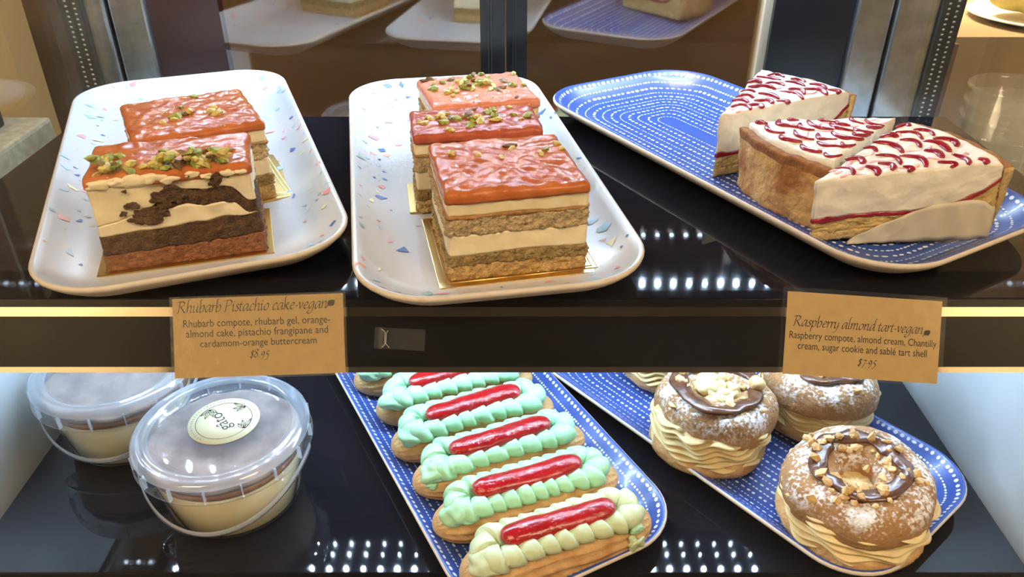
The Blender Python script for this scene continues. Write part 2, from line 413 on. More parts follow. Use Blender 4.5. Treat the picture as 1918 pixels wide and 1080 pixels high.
# sliding back doors
def back_door(name, x0, x1, y, frame_side, label):
    d = struct(part(name, boxm(name, x0, x1, y, y + 0.005, -0.30, 0.42, M['door_glass'])), label)
    for a, b, mt in frame_side:
        part('frame', boxm('frame', a, b, y - 0.006, y + 0.010, -0.30, 0.42, mt), d)
        if mt is M['black']:
            for q in (0.3, 0.42):
                c = a + (b - a) * q
                part('groove', boxm('groove', c, c + 0.0012, y - 0.0072, y - 0.0055, -0.30, 0.42, M['rubber']), d)
    return d
back_door('door_1', -0.248, -0.008, YB, [(-0.027, -0.006, M['black'])], 'brown glass sliding back door on the left')
back_door('door_2', -0.004, 0.216, YB + 0.012, [(-0.005, 0.013, M['black']), (0.2155, 0.222, M['cream_edge'])], 'brown glass sliding back door on the right')

# ------------------------------------------------------------------ shelves with their slanted ticket rail and led bars
TAN = math.tan(R(PITCH))
def glass_shelf(name, z, x0, x1, yf, yb, label, led_y, led_m, rows, rail=True):
    t = thing(name, label, 'shelf', ((x0 + x1) / 2, (yf + yb) / 2, z))
    ox, oy = (x0 + x1) / 2, (yf + yb) / 2
    part('shelf_panel', boxm('shelf_panel', x0 - ox, x1 - ox, yf - oy, yb - oy, -0.006, 0, M['shelf']), t, bevel=0.0008)
    if rail:
        c, s = math.cos(R(PITCH)), math.sin(R(PITCH))
        def on(u, d): # u down along the slant from the shelf's front edge, d out of the face
            return (yf - oy - u * s - d * c, -u * c + d * s)
        h = 0.0362
        part('ticket_rail', prism_x('ticket_rail', [on(0.0005, 0.0002), on(h, 0), on(h, -0.004), (yf - oy + 0.016, -0.024), (yf - oy + 0.016, -0.0062), on(0.0005, -0.003)][::-1], x0 - ox, x1 - ox, M['housing']), t)
        for u0, u1 in ((0.0042, 0.0088), (0.0335, 0.0362)):
            part('rail_trim', prism_x('rail_trim', [on(u0, 0.0006), on(u1, 0.0006), on(u1, 0), on(u0, 0)][::-1], x0 - ox, x1 - ox, M['trim']), t, label='polished metal strip')
    if led_y:
        bar = part('light_bar', boxm('light_bar', x0 - ox + 0.02, x1 - ox - 0.02, led_y - oy - 0.012, led_y - oy + 0.012 + 0.012 * (len(rows) - 1), -0.022, -0.0065, M['alu']), t, label='aluminium light bar')
        me = lathe('led', [(0.0021, -0.0012), (0.0023, 0.0)], 8, led_m, caps=(True, False))
        n = int((x1 - x0 - 0.05) / 0.0152)
        for r, (dy, sc) in enumerate(rows):
            for i in range(n):
                o = part('led', me, bar, (x0 - ox + 0.03 + i * 0.0152, led_y - oy + dy, -0.0222))
                o.scale = (sc, sc, 1)
    return t
glass_shelf('glass_shelf', 0.0, -0.33, 0.333, 0.332, 0.594, 'black glass shelf holding the cake and tart plates', 0.478, M['led_low'], [(0, 1.0), (0.016, 0.45), (0.028, 0.4)])
glass_shelf('glass_shelf', 0.214, -0.33, 0.333, 0.435, 0.685, 'black glass shelf above the cakes at the top of the case', 0.662, M['led'], [(0, 1.0)])
glass_shelf('glass_shelf', -0.20, -0.341, 0.321, 0.330, 0.690, 'black glass shelf at the bottom holding eclairs and tubs', None, None, [], rail=False)

# ------------------------------------------------------------------ plates
def rr_loop(a, b, r, step=0.004):
    """rounded rectangle half sizes a (x), b (y)"""
    r = min(r, a - 1e-5, b - 1e-5)
    pts = []
    n = 10
    for cx, cy, a0 in ((a - r, b - r, 0), (-(a - r), b - r, 90), (-(a - r), -(b - r), 180), (a - r, -(b - r), 270)):
        for k in range(n + 1):
            t = R(a0 + 90 * k / n)
            pts.append((cx + r * math.cos(t), cy + r * math.sin(t)))
    return pts
PROF = [(0.0, 0.0150), (0.0012, 0.0162), (0.003, 0.0156), (0.006, 0.0128), (0.011, 0.0092), (0.017, 0.0060), (0.024, 0.0040), (0.032, 0.0031), (0.042, 0.0030)]
UND = [(0.0004, 0.0135), (0.004, 0.0100), (0.010, 0.0058), (0.017, 0.0025), (0.025, 0.0008), (0.032, 0.0), (0.05, 0.0)]
def plate_z(d):
    if d <= 0: return PROF[0][1]
    for (d0, z0), (d1, z1) in zip(PROF, PROF[1:]):
        if d <= d1: return z0 + (z1 - z0) * (d - d0) / (d1 - d0)
    return PROF[-1][1]
def sd(x, y, a, b, r):
    qx, qy = abs(x) - (a - r), abs(y) - (b - r)
    return -(math.hypot(max(qx, 0), max(qy, 0)) + min(max(qx, qy), 0) - r)
def plate(label, loc, yaw, w, l, blue, seed, group):
    a, b, r = w / 2, l / 2, 0.040
    t = thing('serving_plate', label, 'plate', loc, R(yaw), group)
    loops = []
    for d, z in UND[::-1]: loops.append([(x, y, z) for x, y in rr_loop(a - d, b - d, max(r - d, 0.006))])
    k_in = len(loops)
    for d, z in PROF: loops.append([(x, y, z) for x, y in rr_loop(a - d, b - d, max(r - d, 0.006))])
    n = len(loops[0]); v = [p for L in loops for p in L]; f = []; fm = []
    f.append(tuple(range(n))[::-1]); fm.append(1)
    for i in range(len(loops) - 1):
        for k in range(n):
            f.append((i * n + k, i * n + (k + 1) % n, (i + 1) * n + (k + 1) % n, (i + 1) * n + k)); fm.append(1 if i < k_in + 1 else 0)
    f.append(tuple((len(loops) - 1) * n + k for k in range(n))); fm.append(0)
    part('dish', mesh('dish', v, f, True, [M['plate_blue'] if blue else M['plate_white'], M['plate_edge']], fm), t)
    rnd = random.Random(seed)
    v, f, fm = [], [], []
    if blue:
        d, big = 0.0045, 0
        pat = [(0.0016, 0.0011, 0.0046), (0.0011, 0.0007, 0.0029), (0.0018, 0.0010, 0.0047), (0.0009, 0.0006, 0.0026)]
        while d < a - 0.004:
            hl, hw, pitch = pat[big % 4]; big += 1
            L = rr_loop(a - d, b - d, max(r - d * 0.55, 0.010))
            seg = [(Vector((*L[i], 0)), Vector((*L[(i + 1) % len(L)], 0))) for i in range(len(L))]
            tot = sum((q - p).length for p, q in seg); cnt = int(tot / pitch)
            si, acc = 0, 0.0
            for k in range(cnt):
                s = (k + rnd.uniform(-.12, .12)) * tot / cnt
                if s < 0: s = 0
                while si < len(seg) - 1 and acc + (seg[si][1] - seg[si][0]).length < s:
                    acc += (seg[si][1] - seg[si][0]).length; si += 1
                p, q = seg[si]; u = (q - p)
                if u.length < 1e-7: continue
                c = p + u * ((s - acc) / u.length); u.normalize(); w_ = Vector((-u.y, u.x, 0))
                kl, kw = hl * rnd.uniform(.7, 1.15), hw * rnd.uniform(.75, 1.15)
                b0 = len(v)
                for j in range(8):
                    an = 2 * PI * j / 8
                    pt = c + u * (kl * math.cos(an)) + w_ * (kw * math.sin(an))
                    v.append((pt.x, pt.y, plate_z(sd(pt.x, pt.y, a, b, r)) + 0.00025))
                f.append(tuple(range(b0, b0 + 8))); fm.append(0)
            d += 0.0056
        part('dash_pattern', mesh('dash_pattern', v, f, False, [M['dash']]), t, kind='stuff', label='rings of white dashes')
    else:
        placed = []
        n_try = 0
        while len(placed) < 150 and n_try < 4000:
            n_try += 1
            x, y = rnd.uniform(-a, a), rnd.uniform(-b, b)
            d = sd(x, y, a, b, r)
            if d < 0.003: continue
            if d > 0.024 and rnd.random() > 0.16: continue
            sz = rnd.choice([0.0011, 0.0016, 0.0022, 0.0030, 0.0042])
            if any((x - p) ** 2 + (y - q) ** 2 < (0.003 + sz) ** 2 for p, q in placed): continue
            placed.append((x, y))
            an0, el, m = rnd.uniform(0, PI), rnd.uniform(0.4, 1.0), rnd.randint(3, 6)
            angs = sorted(rnd.uniform(0, 2 * PI) if m > 4 else 2 * PI * j / m + rnd.uniform(-.35, .35) for j in range(m))
            b0 = len(v)
            for an in angs:
                ex, ey = sz * math.cos(an), sz * el * math.sin(an)
                px, py = x + ex * math.cos(an0) - ey * math.sin(an0), y + ex * math.sin(an0) + ey * math.cos(an0)
                v.append((px, py, plate_z(sd(px, py, a, b, r)) + 0.0003))
            f.append(tuple(range(b0, b0 + m))); fm.append(rnd.choice([0, 0, 1, 1, 2, 2, 3, 4, 5]))
        part('speckle_print', mesh('speckle_print', v, f, False, M['chips'], fm), t, kind='stuff', label='scattered coloured chips')
    return t
WG, BG = 'speckled white plates', 'blue dashed plates'
plate('white plate with coloured speckles under the two leftmost cake slices', (-0.2095, 0.4885, 0), 20.8, 0.156, 0.338, False, 3, WG)
plate('white plate with coloured speckles under the row of three cake slices', (-0.0285, 0.4785, 0), 10.2, 0.147, 0.336, False, 5, WG)
plate('blue plate with white dashes under the raspberry tarts', (0.1615, 0.4995, 0), 30.0, 0.148, 0.325, True, 7, BG)
plate('blue plate with white dashes under the eclairs', (-0.031, 0.4665, -0.20), 27.8, 0.154, 0.334, True, 8, BG)
plate('blue plate with white dashes under the round filled pastries', (0.1675, 0.4677, -0.20), 39.5, 0.152, 0.309, True, 9, BG)

# ------------------------------------------------------------------ layered cake slices
def gold_board(label, loc, yaw, w, d):
    t = thing('cake_board', label, 'cake board', loc, R(yaw), 'gold cake boards')
    part('card', boxm('card', -w / 2, w / 2, -d / 2, d / 2, 0, 0.0010, M['gold']), t, bevel=0.0003)
    for q in (0.004, 0.0065):
        a, b = w / 2 - q, d / 2 - q
        pts = [(-a, -b, 0.001), (a, -b, 0.001), (a, b, 0.001), (-a, b, 0.001)]
        part('embossed_line', sweep('embossed_line', pts, lambda i, p: 0.00045, M['gold'], 6, True), t)
    return t

def slab(name, outline, zlo, zhi, mat, seed, amp=0.0005, fine=0.0, out=0.0, vs=0.0012, rings=10, top_amp=0.0003, round_top=0.0, nscale=240, smooth=True, bulge=0.0):
    """one layer: outline loop in xy, bottom and top heights as functions of x, y"""
    n = len(outline)
    cx = sum(p[0] for p in outline) / n; cy = sum(p[1] for p in outline) / n
    hmax = max(zhi(*p) - zlo(*p) for p in outline)
    m = max(2, int(hmax / vs))
    v, f = [], []
    nor = []
    for i in range(n):
        p, q = outline[i - 1], outline[(i + 1) % n]
        t = Vector((q[0] - p[0], q[1] - p[1])); t.normalize(); nor.append((t.y, -t.x))
    for j in range(m + 1):
        q = j / m
        for i, (x, y) in enumerate(outline):
            a, b = zlo(x, y), max(zhi(x, y), zlo(x, y) + 1e-5)
            z = a + (b - a) * q
            o = out + amp * nz(x, y, z, nscale, seed) + bulge * math.sin(PI * q)
            if fine: o += fine * nz(x, y, z, 900, seed + 3)
            if round_top and q > 0.5: o -= round_top * ((q - 0.5) * 2) ** 3
            v.append((x + nor[i][0] * o, y + nor[i][1] * o, z))
    for j in range(m):
        for i in range(n):
            k = (i + 1) % n
            f.append((j * n + i, j * n + k, (j + 1) * n + k, (j + 1) * n + i))
    last = m * n
    for rI in range(1, rings + 1):
        s = 1 - rI / (rings + 0.4)
        b0 = len(v)
        for i in range(n):
            x0, y0, _ = v[m * n + i]
            x, y = cx + (x0 - cx) * s, cy + (y0 - cy) * s
            v.append((x, y, zhi(x, y) + top_amp * nz(x, y, 0, 200, seed + 1) * 2 + (round_top * 0.4 if round_top else 0)))
        for i in range(n):
            k = (i + 1) % n
            f.append((last + i, last + k, b0 + k, b0 + i))
        last = b0
    f.append(tuple(last + i for i in range(n)))
    f.append(tuple(range(n))[::-1])
    return mesh(name, v, f, smooth, [mat])

def rect_loop(w, d, rc=0.002, step=0.0012):
    a, b = w / 2, d / 2
    pts = []
    for cx, cy, a0, nx, ny in ((a - rc, -b + rc, -90, 0, 1), (a - rc, b - rc, 0, -1, 0), (-a + rc, b - rc, 90, 0, -1), (-a + rc, -b + rc, 180, 1, 0)):
        for k in range(4):
            t = R(a0 + 90 * k / 3); pts.append((cx + rc * math.cos(t), cy + rc * math.sin(t)))
        L = (d if ny else w) - 2 * rc
        m = int(L / step)
        x, y = pts[-1]
        for k in range(1, m): pts.append((x + nx * L * k / m, y + ny * L * k / m))
    return pts

PIST = []
for i in range(9):
    rr = random.Random(i)
    PIST.append(lump('pistachio_piece', 0.0037, M['pist'][(0, 1, 0, 1, 2, 0, 1, 2, 1)[i]], i * 3.1, 0.5, 1, (1, rr.uniform(.5, .8), rr.uniform(.4, .6))))
NUTBIT = []
for i in range(8):
    rr = random.Random(40 + i)
    NUTBIT.append(lump('hazelnut_piece', 0.0044, M['nut'][i % 2 if i < 6 else 0], 50 + i * 3.1, 0.45, 1, (1, rr.uniform(.65, .95), rr.uniform(.5, .75))))

def scatter(meshes, name, parent, pts, rnd, smin=0.6, smax=1.15, lift=0.0009):
    for x, y, z in pts:
        o = part(name, rnd.choice(meshes), parent, (x, y, z + lift), (rnd.uniform(-.4, .4), rnd.uniform(-.4, .4), rnd.uniform(0, 6.28)))
        s = rnd.uniform(smin, smax); o.scale = (s, s, s)

def cake(label, loc, yaw, w, d, layers, seed, nuts, dusting=(), gel='gel', tilt=(0, 0)):
    """layers: (name, material, thickness, kind); nuts: (n, cx, cy, sx, sy)"""
    t = thing('cake_slice', label, 'cake slice', loc, R(yaw), 'rhubarb pistachio cake slices')
    t.rotation_euler = (tilt[0], tilt[1], R(yaw))
    loop = rect_loop(w, d)
    z = 0.0
    fl = lambda x, y: 0.0
    top = None
    for i, (nm, mt, th, kd) in enumerate(layers):
        z += th
        if callable(th): raise ValueError
        lo = fl
        if i == len(layers) - 1: hi = (lambda zz: lambda x, y: zz + 0.0006 * nz(x, y, 0, 60, seed))(z)
        else: hi = (lambda zz, ii: lambda x, y: zz + 0.0011 * nz(x, y, 0.3 * ii, 55, seed + ii) + 0.0004 * nz(x, y, ii, 220, seed))(z, i)
        if kd == 'crumb': me = slab(nm, loop, lo, hi, mt, seed + i, 0.0014, 0.0013, 0.0, nscale=260, vs=0.0009)
        elif kd == 'cream': me = slab(nm, loop, lo, hi, mt, seed + i, 0.0006, 0.0002, -0.0004, nscale=110)
        elif kd == 'skin': me = slab(nm, loop, lo, hi, mt, seed + i, 0.0008, 0.0004, 0.0005, vs=0.0005)
        else: me = slab(nm, loop, lo, hi, mt, seed + i, 0.0008, 0.0, 0.0004, round_top=0.0014, top_amp=0.0005, nscale=90, rings=26)
        top = part(nm, me, t)
        fl = hi
    rnd = random.Random(seed)
    pts = []
    for n, cx, cy, sx, sy in nuts:
        for _ in range(n):
            x = max(-w / 2 + .003, min(w / 2 - .003, rnd.gauss(cx, sx))); y = max(-d / 2 + .003, min(d / 2 - .003, rnd.gauss(cy, sy)))
            zz = fl(x, y)
            for px, py, pz in pts:
                if (px - x) ** 2 + (py - y) ** 2 < 0.0026 ** 2: zz = max(zz, pz + 0.0016)
            pts.append((x, y, zz))
    scatter(PIST, 'pistachio_piece', top, pts, rnd)
    # fine nut dust, too small to pick apart
    v, f = [], []
    for n, cx, cy, sx, sy in dusting:
        for _ in range(n):
            x, y = rnd.gauss(cx, sx), rnd.gauss(cy, sy)
            if abs(x) > w / 2 - .001 or abs(y) > d / 2 - .001: continue
            r = rnd.uniform(0.0003, 0.0009); z0 = fl(x, y) + 0.0004; b = len(v); an = rnd.uniform(0, 6)
            for k in range(4): v.append((x + r * math.cos(an + k * 1.6), y + r * math.sin(an + k * 1.5), z0))
            v.append((x, y, z0 + r * 0.9))
            f += [(b + k, b + (k + 1) % 4, b + 4) for k in range(4)]
    if v: part('nut_dust', mesh('nut_dust', v, f, False, [M['pist'][1]]), t, kind='stuff')
    return t, fl, top
PZ = 0.0031      # inner floor of a plate above the shelf
L2 = [('cookie_base', M['cookie'], 0.0075, 'crumb'), ('frangipane', M['frangipane'], 0.0065, 'crumb'), ('buttercream', M['butter'], 0.0105, 'cream'),
      ('sponge', M['sponge'], 0.0095, 'crumb'), ('sponge_skin', M['skin'], 0.0008, 'skin'), ('buttercream', M['butter'], 0.0070, 'cream'), ('rhubarb_gel', M['gel'], 0.0048, 'gel')]
def with_gel(g): return L2[:-1] + [('rhubarb_gel', M[g], L2[-1][2], 'gel')]
gold_board('gold cake board under the nearest slice of the row of three', (-0.0015, 0.3815, PZ), 12, 0.086, 0.078)
gold_board('gold cake board under the middle slice of the row of three', (-0.024, 0.4455, PZ), 9, 0.078, 0.042)
gold_board('gold cake board under the farthest slice of the row of three', (-0.024, 0.5015, PZ), 15, 0.072, 0.055)
gold_board('gold cake board under the tall broken slice at left', (-0.1755, 0.3855, PZ), 17, 0.087, 0.056)
gold_board('gold cake board poking out beside the back left slice', (-0.182, 0.457, PZ), 27, 0.083, 0.072)
CZ = PZ + 0.0011
cake('glossy rhubarb cake slice with clean cream layers, nearest of the row of three', (-0.0035, 0.3815, CZ), 12, 0.071, 0.068, L2, 11,
     [(3, -0.018, 0.012, 0.006, 0.004), (3, 0.004, 0.012, 0.004, 0.006), (4, 0.024, 0.012, 0.005, 0.006)], [(60, 0.0, 0.0, 0.03, 0.03)])
cake('dark topped rhubarb cake slice with pistachios, middle of the row of three', (-0.0215, 0.4445, CZ), 9, 0.073, 0.042, with_gel('gel_dark'), 21,
     [(34, -0.005, 0.002, 0.017, 0.008)], [(160, 0, 0, 0.03, 0.015)])
cake('pink topped rhubarb cake slice heaped with pistachios, farthest of the row of three', (-0.0225, 0.5015, CZ), 15, 0.067, 0.058, with_gel('gel_pink'), 31,
     [(46, -0.002, 0.004, 0.014, 0.011)], [(300, 0, -0.004, 0.018, 0.015)])
cake('orange topped rhubarb cake slice with few pistachios, at the back of the left plate', (-0.1895, 0.4555, CZ), 27.5, 0.071, 0.068, with_gel('gel'), 41,
     [(4, 0.0, 0.004, 0.006, 0.012), (5, 0.012, -0.002, 0.006, 0.006), (4, -0.012, -0.006, 0.006, 0.006)], [(60, 0, 0, 0.02, 0.02)])

# the tall broken slice in front on the left plate, its layers collapsed to one side
def broken_cake():
    w, d = 0.0775, 0.046
    t = thing('cake_slice', 'tall broken rhubarb cake slice with dark crumbs, nearest on the left plate', 'cake slice', (-0.1745, 0.3845, CZ), R(17), 'rhubarb pistachio cake slices')
    loop = rect_loop(w, d)
    h = w / 2
    def U(x): return (x + h) / w          # 0 at left, 1 at right
    def step(a, b, x):
        q = max(0, min(1, (x - a) / (b - a))); return q * q * (3 - 2 * q)
    z1 = lambda x, y: 0.0105 + 0.0008 * nz(x, y, 0, 90, 1) - 0.002 * (1 - U(x))
    z2 = lambda x, y: 0.0185 + 0.0042 * U(x) + 0.0010 * nz(x, y, 0, 80, 2)
    z3 = lambda x, y: z2(x, y) + 0.0055 + 0.0045 * math.sin(PI * min(1, U(x) * 1.05)) - 0.0065 * step(.85, .95, U(x)) + 0.001 * nz(x, y, 0, 90, 5)
    z4 = lambda x, y: z3(x, y) + max(0.0, 0.0085 * step(.30, .50, U(x)) + 0.0022 * nz(x, y, 0, 130, 4)) * (1 if U(x) > .26 else 0.15)
    z5 = lambda x, y: max(z4(x, y) + 0.004, 0.0450 - 0.001 * U(x) + 0.0010 * nz(x, y, 0, 70, 6))
    z6 = lambda x, y: z5(x, y) + 0.0050
    part('cookie_base', slab('cookie_base', loop, lambda x, y: 0, z1, M['red_cookie'], 51, 0.0012, 0.0010, 0.0006, nscale=260), t)
    part('dark_sponge', slab('dark_sponge', loop, z1, z2, M['dark_sponge'], 52, 0.0012, 0.0007, 0.0), t)
    part('buttercream', slab('buttercream', loop, z2, z3, M['butter'], 53, 0.0012, 0.0002, -0.0002, nscale=120), t)
    part('dark_sponge', slab('dark_sponge', loop, z3, z4, M['dark_sponge'], 54, 0.0014, 0.0008, -0.0006), t, label='crumbling dark middle layer')
    part('buttercream', slab('buttercream', loop, z4, z5, M['butter'], 55, 0.0016, 0.0003, -0.0004, nscale=90), t)
    g = part('rhubarb_gel', slab('rhubarb_gel', loop, z5, z6, M['gel'], 56, 0.0012, 0, 0.0003, round_top=0.0014, nscale=90, rings=26), t)
    rnd = random.Random(77)
    # cream smeared over the gel's front edge
    for k in range(9):
        x = -h + 0.006 + k * 0.0084 + rnd.uniform(-.0015, .0015)
        s = rnd.uniform(0.7, 1.2) * (1.25 if k < 4 else 0.8)
        o = part('cream_smear', lump('cream_smear', 0.0042, M['butter'], 90 + k, 0.35, 3, (1.15, 0.35, 0.55), True), g, (x, -d / 2 - 0.0002, z5(x, -d / 2) + 0.0022 + rnd.uniform(-.0008, .0008)))
        o.scale = (s, 1, s)
    # dark crumbs stuck to the cream face
    for x, z, s in ((-0.014, 0.0275, 1.7), (-0.0085, 0.0285, 1.3), (-0.019, 0.0265, 1.0), (-0.020, 0.034, 0.8), (-0.0245, 0.0305, 0.5), (-0.005, 0.0355, 1.6), (-0.0015, 0.037, 1.5),
                    (0.002, 0.036, 1.2), (0.0215, 0.0435, 1.1), (0.0262, 0.0445, 0.6), (0.020, 0.0408, 0.8), (-0.011, 0.0455, 0.35), (-0.0215, 0.042, 0.3), (0.009, 0.0465, 0.3), (-0.002, 0.0415, 0.5)):
        o = part('dark_crumb', lump('dark_crumb', 0.0024, M['dark_sponge'], 200 + x * 9000, 0.7, 3, (1.3, 0.45, 0.9)), t, (x, -d / 2 - 0.0003, z))
        o.scale = (s, 0.9, s)
    pts = []
    for k in range(75):
        x = rnd.uniform(-h + .004, h - .009) * 0.98; y = -d / 2 + abs(rnd.gauss(0.004, 0.007)) + 0.002
        zz = z6(x, min(y, d / 2))
        for px, py, pz in pts:
            if (px - x) ** 2 + (py - y) ** 2 < 0.0028 ** 2: zz = max(zz, pz + 0.0017)
        pts.append((x, min(y, d / 2 - .003), zz))
    scatter(PIST, 'pistachio_piece', g, pts, rnd, 0.7, 1.2)
broken_cake()

# ------------------------------------------------------------------ raspberry tart wedges
def tart(label, loc, yaw, Rr, ang, H, seed, rot=(0, 0), skip=0):
    """tip at the origin, axis along +x"""
    t = thing('tart_slice', label, 'tart slice', loc, R(yaw), 'raspberry almond tart slices')
    t.rotation_euler = (rot[0], rot[1], R(yaw))
    al = R(ang) / 2
    def wedge(r0):
        pts = []
        m = int(r0 / 0.0013)
        for k in range(m): pts.append((r0 * k / m * math.cos(-al), r0 * k / m * math.sin(-al)))
        q = int(r0 * 2 * al / 0.0013)
        for k in range(q): a = -al + 2 * al * k / q; pts.append((r0 * math.cos(a), r0 * math.sin(a)))
        for k in range(m, 0, -1): pts.append((r0 * k / m * math.cos(al), r0 * k / m * math.sin(al)))
        pts[0] = (0.0016, 0.0)
        return pts
    T = 0.0052
    rho = lambda x, y: math.hypot(x, y)
    rise = lambda x, y: max(0.0, (rho(x, y) / (Rr - T) - 0.68) / 0.32) ** 2
    W1 = wedge(Rr - T)
    za = lambda x, y: 0.0055 + 0.0005 * nz(x, y, 0, 120, seed)
    zb = lambda x, y: H * 0.33 + H * 0.40 * rise(x, y) + 0.0012 * nz(x, y, 0, 70, seed + 1)
    zc = lambda x, y: zb(x, y) + 0.0022 + 0.0014 * nz(x, y, 0, 150, seed + 2)
    zd = lambda x, y: max(zc(x, y) + 0.003, H + 0.0010 * nz(x, y, 0, 90, seed + 3) - 0.0015 * rise(x, y))
    part('crust_base', slab('crust_base', W1, lambda x, y: 0, za, M['tart_base'], seed, 0.0008, 0.0006), t)
    part('almond_cream', slab('almond_cream', W1, za, zb, M['almond'], seed + 1, 0.0009, 0.0007, -0.0002), t)
    part('raspberry_layer', slab('raspberry_layer', W1, zb, zc, M['raspberry'], seed + 2, 0.0006, 0.0003, 0.0003, vs=0.0005), t)
    ct = part('chantilly', slab('chantilly', W1, zc, zd, M['chantilly'], seed + 3, 0.0009, 0.0002, 0.0, nscale=130, round_top=0.0008, rings=24, top_amp=0.0004), t)
    # outer crust wall
    v, f = [], []
    q, m = 60, 22
    zt = H * 0.90
    ring = []
    for j in range(m): ring.append((Rr - 0.0035 + 0.0035 * (j / (m - 1)), zt * j / (m - 1), 0))
    for j in range(6): ring.append((Rr - T * (j + 1) / 6, zt + 0.0006 * math.sin(PI * (j + 1) / 6), 1))
    for j in range(10): ring.append((Rr - T, zt * (1 - (j + 1) / 10.0), 1))
    n = len(ring)
    fmi = []
    for i in range(q + 1):
        a = -al + 2 * al * i / q
        for r, z, k in ring:
            o = 0.0012 * nz(a * 0.08, 0.3, z, 110, seed + 5) + 0.0006 * nz(a * 0.08, 0, z, 420, seed)
            zz = z + (0.0011 * nz(a * 0.08, 0, 0, 160, seed + 8) if z > zt * .8 else 0)
            v.append(((r + o) * math.cos(a), (r + o) * math.sin(a), zz))
    for i in range(q):
        for k in range(n):
            l = (k + 1) % n
            f.append((i * n + k, (i + 1) * n + k, (i + 1) * n + l, i * n + l)); fmi.append(1 if (m - 4 <= k <= m + 6) else 0)
    f.append(tuple(range(n))); fmi.append(2); f.append(tuple(q * n + k for k in range(n))[::-1]); fmi.append(2)
    part('crust_wall', mesh('crust_wall', v, f, True, [M['tart_crust'], M['tart_brown'], M['tart_base']], fmi), t)
    # feathered raspberry lines with pink smears between
    rnd = random.Random(seed)
    rows = 9
    for i in range(rows):
        r0 = 0.012 + (Rr - 0.026) * i / (rows - 1) + rnd.uniform(-.0015, .0015)
        ns = max(1, int(round(r0 * 2 * al / 0.0175)))
        off = (0.5 if i % 2 else 0.0) + rnd.uniform(-0.12, 0.12)
        for s in range(ns + 1):
            a0 = -al + 2 * al * (s - 0.5 + off) / ns; a1 = a0 + 2 * al / ns
            gap = 0.0012 / r0 * rnd.uniform(0.6, 2.2)
            a0 = max(a0 + gap, -al * 0.98); a1 = min(a1 - gap, al * 0.98)
            if (a1 - a0) * r0 < 0.004 or rnd.random() < 0.07: continue
            path = []
            K = 14
            bow = rnd.uniform(0.0015, 0.0042); hook = rnd.uniform(0.0, 0.005)
            for k in range(K + 1):
                u = k / K
                a = a0 + (a1 - a0) * u
                r = r0 + bow * math.sin(PI * u) - hook * (u ** 4)
                r = min(r, Rr - T - 0.001)
                x, y = r * math.cos(a), r * math.sin(a)
                path.append((x, y, zd(x, y) + 0.0005))
            part('raspberry_drizzle', sweep('raspberry_drizzle', path, (lambda w0: lambda k, p: w0 * (0.3 + 0.8 * math.sin(PI * min(1, (k + 0.6) / (K + 1.2))) ** 0.6))(rnd.uniform(0.0014, 0.0023)), M['raspberry'], 7, squash=0.6), ct)
    for s in range(3):
        a = al * (-0.6 + 0.6 * s) + rnd.uniform(-.04, .04)
        path = []
        for k in range(24):
            r = 0.014 + (Rr - 0.03) * k / 23
            aa = a + 0.05 * math.sin(k * 0.9 + s)
            x, y = r * math.cos(aa), r * math.sin(aa)
            path.append((x, y, zd(x, y) + 0.0001))
        part('pink_smear', sweep('pink_smear', path, lambda k, p: 0.0012 + 0.0004 * math.sin(k * 1.7), M['stain'], 6, squash=0.4), ct)
    return t
TZ = 0.0034
tart('raspberry tart wedge with its cut side and parchment facing front, nearest on the plate', (0.1605, 0.3835, TZ), 20.0, 0.101, 41, 0.0365, 61, rot=(0, R(-7.5)))
tart('raspberry tart wedge showing its browned crust, between the other two wedges', (0.2325, 0.4655, TZ), 206.0, 0.096, 44, 0.0415, 71)
tart('raspberry tart wedge with snowy cream top, farthest on the plate', (0.1270, 0.4700, TZ), 41.0, 0.104, 40, 0.0405, 81, rot=(0, R(-3)))

# parchment against the near wedge
def parchment():
    base = Vector((0.1605, 0.3835, TZ)); a = R(20.0 - 20.5)
    u = Vector((math.cos(a), math.sin(a), 0)); n = Vector((math.sin(a), -math.cos(a), 0))
    v, f = [], []
    K, J = 40, 8
    for k in range(K + 1):
        s = 0.020 + 0.074 * k / K
        q = k / K
        top = 0.001 + 0.020 * min(1, q / 0.55) ** 0.8 if q < 0.62 else 0.021 + 0.0015 * math.sin((q - .62) * 9) - 0.004 * max(0, (q - .9) / .1)
        for j in range(J + 1):
            z = (0.0008 + (top) * j / J)
            d = 0.0021 + 0.0004 * math.sin(k * 0.8 + j * 0.5) + 0.0009 * abs(nz(s - z, z * .3, 0, 260, 3)) + 0.002 * (1 - j / J) * 0.5
            p = base + u * s + n * d
            v.append((p.x - 0.20, p.y - 0.38, z + 0.004 * q))
    for k in range(K):
        for j in range(J): f.append((k * (J + 1) + j, (k + 1) * (J + 1) + j, (k + 1) * (J + 1) + j + 1, k * (J + 1) + j + 1))
    o = part('parchment_paper', mesh('parchment_paper', v, f, True, [M['paper']]), None, (0.20, 0.38, TZ))
    s = o.modifiers.new('thick', 'SOLIDIFY'); s.thickness = 0.0003
    tag(o, 'torn piece of parchment paper against the cut side of the near tart', 'paper')
parchment()

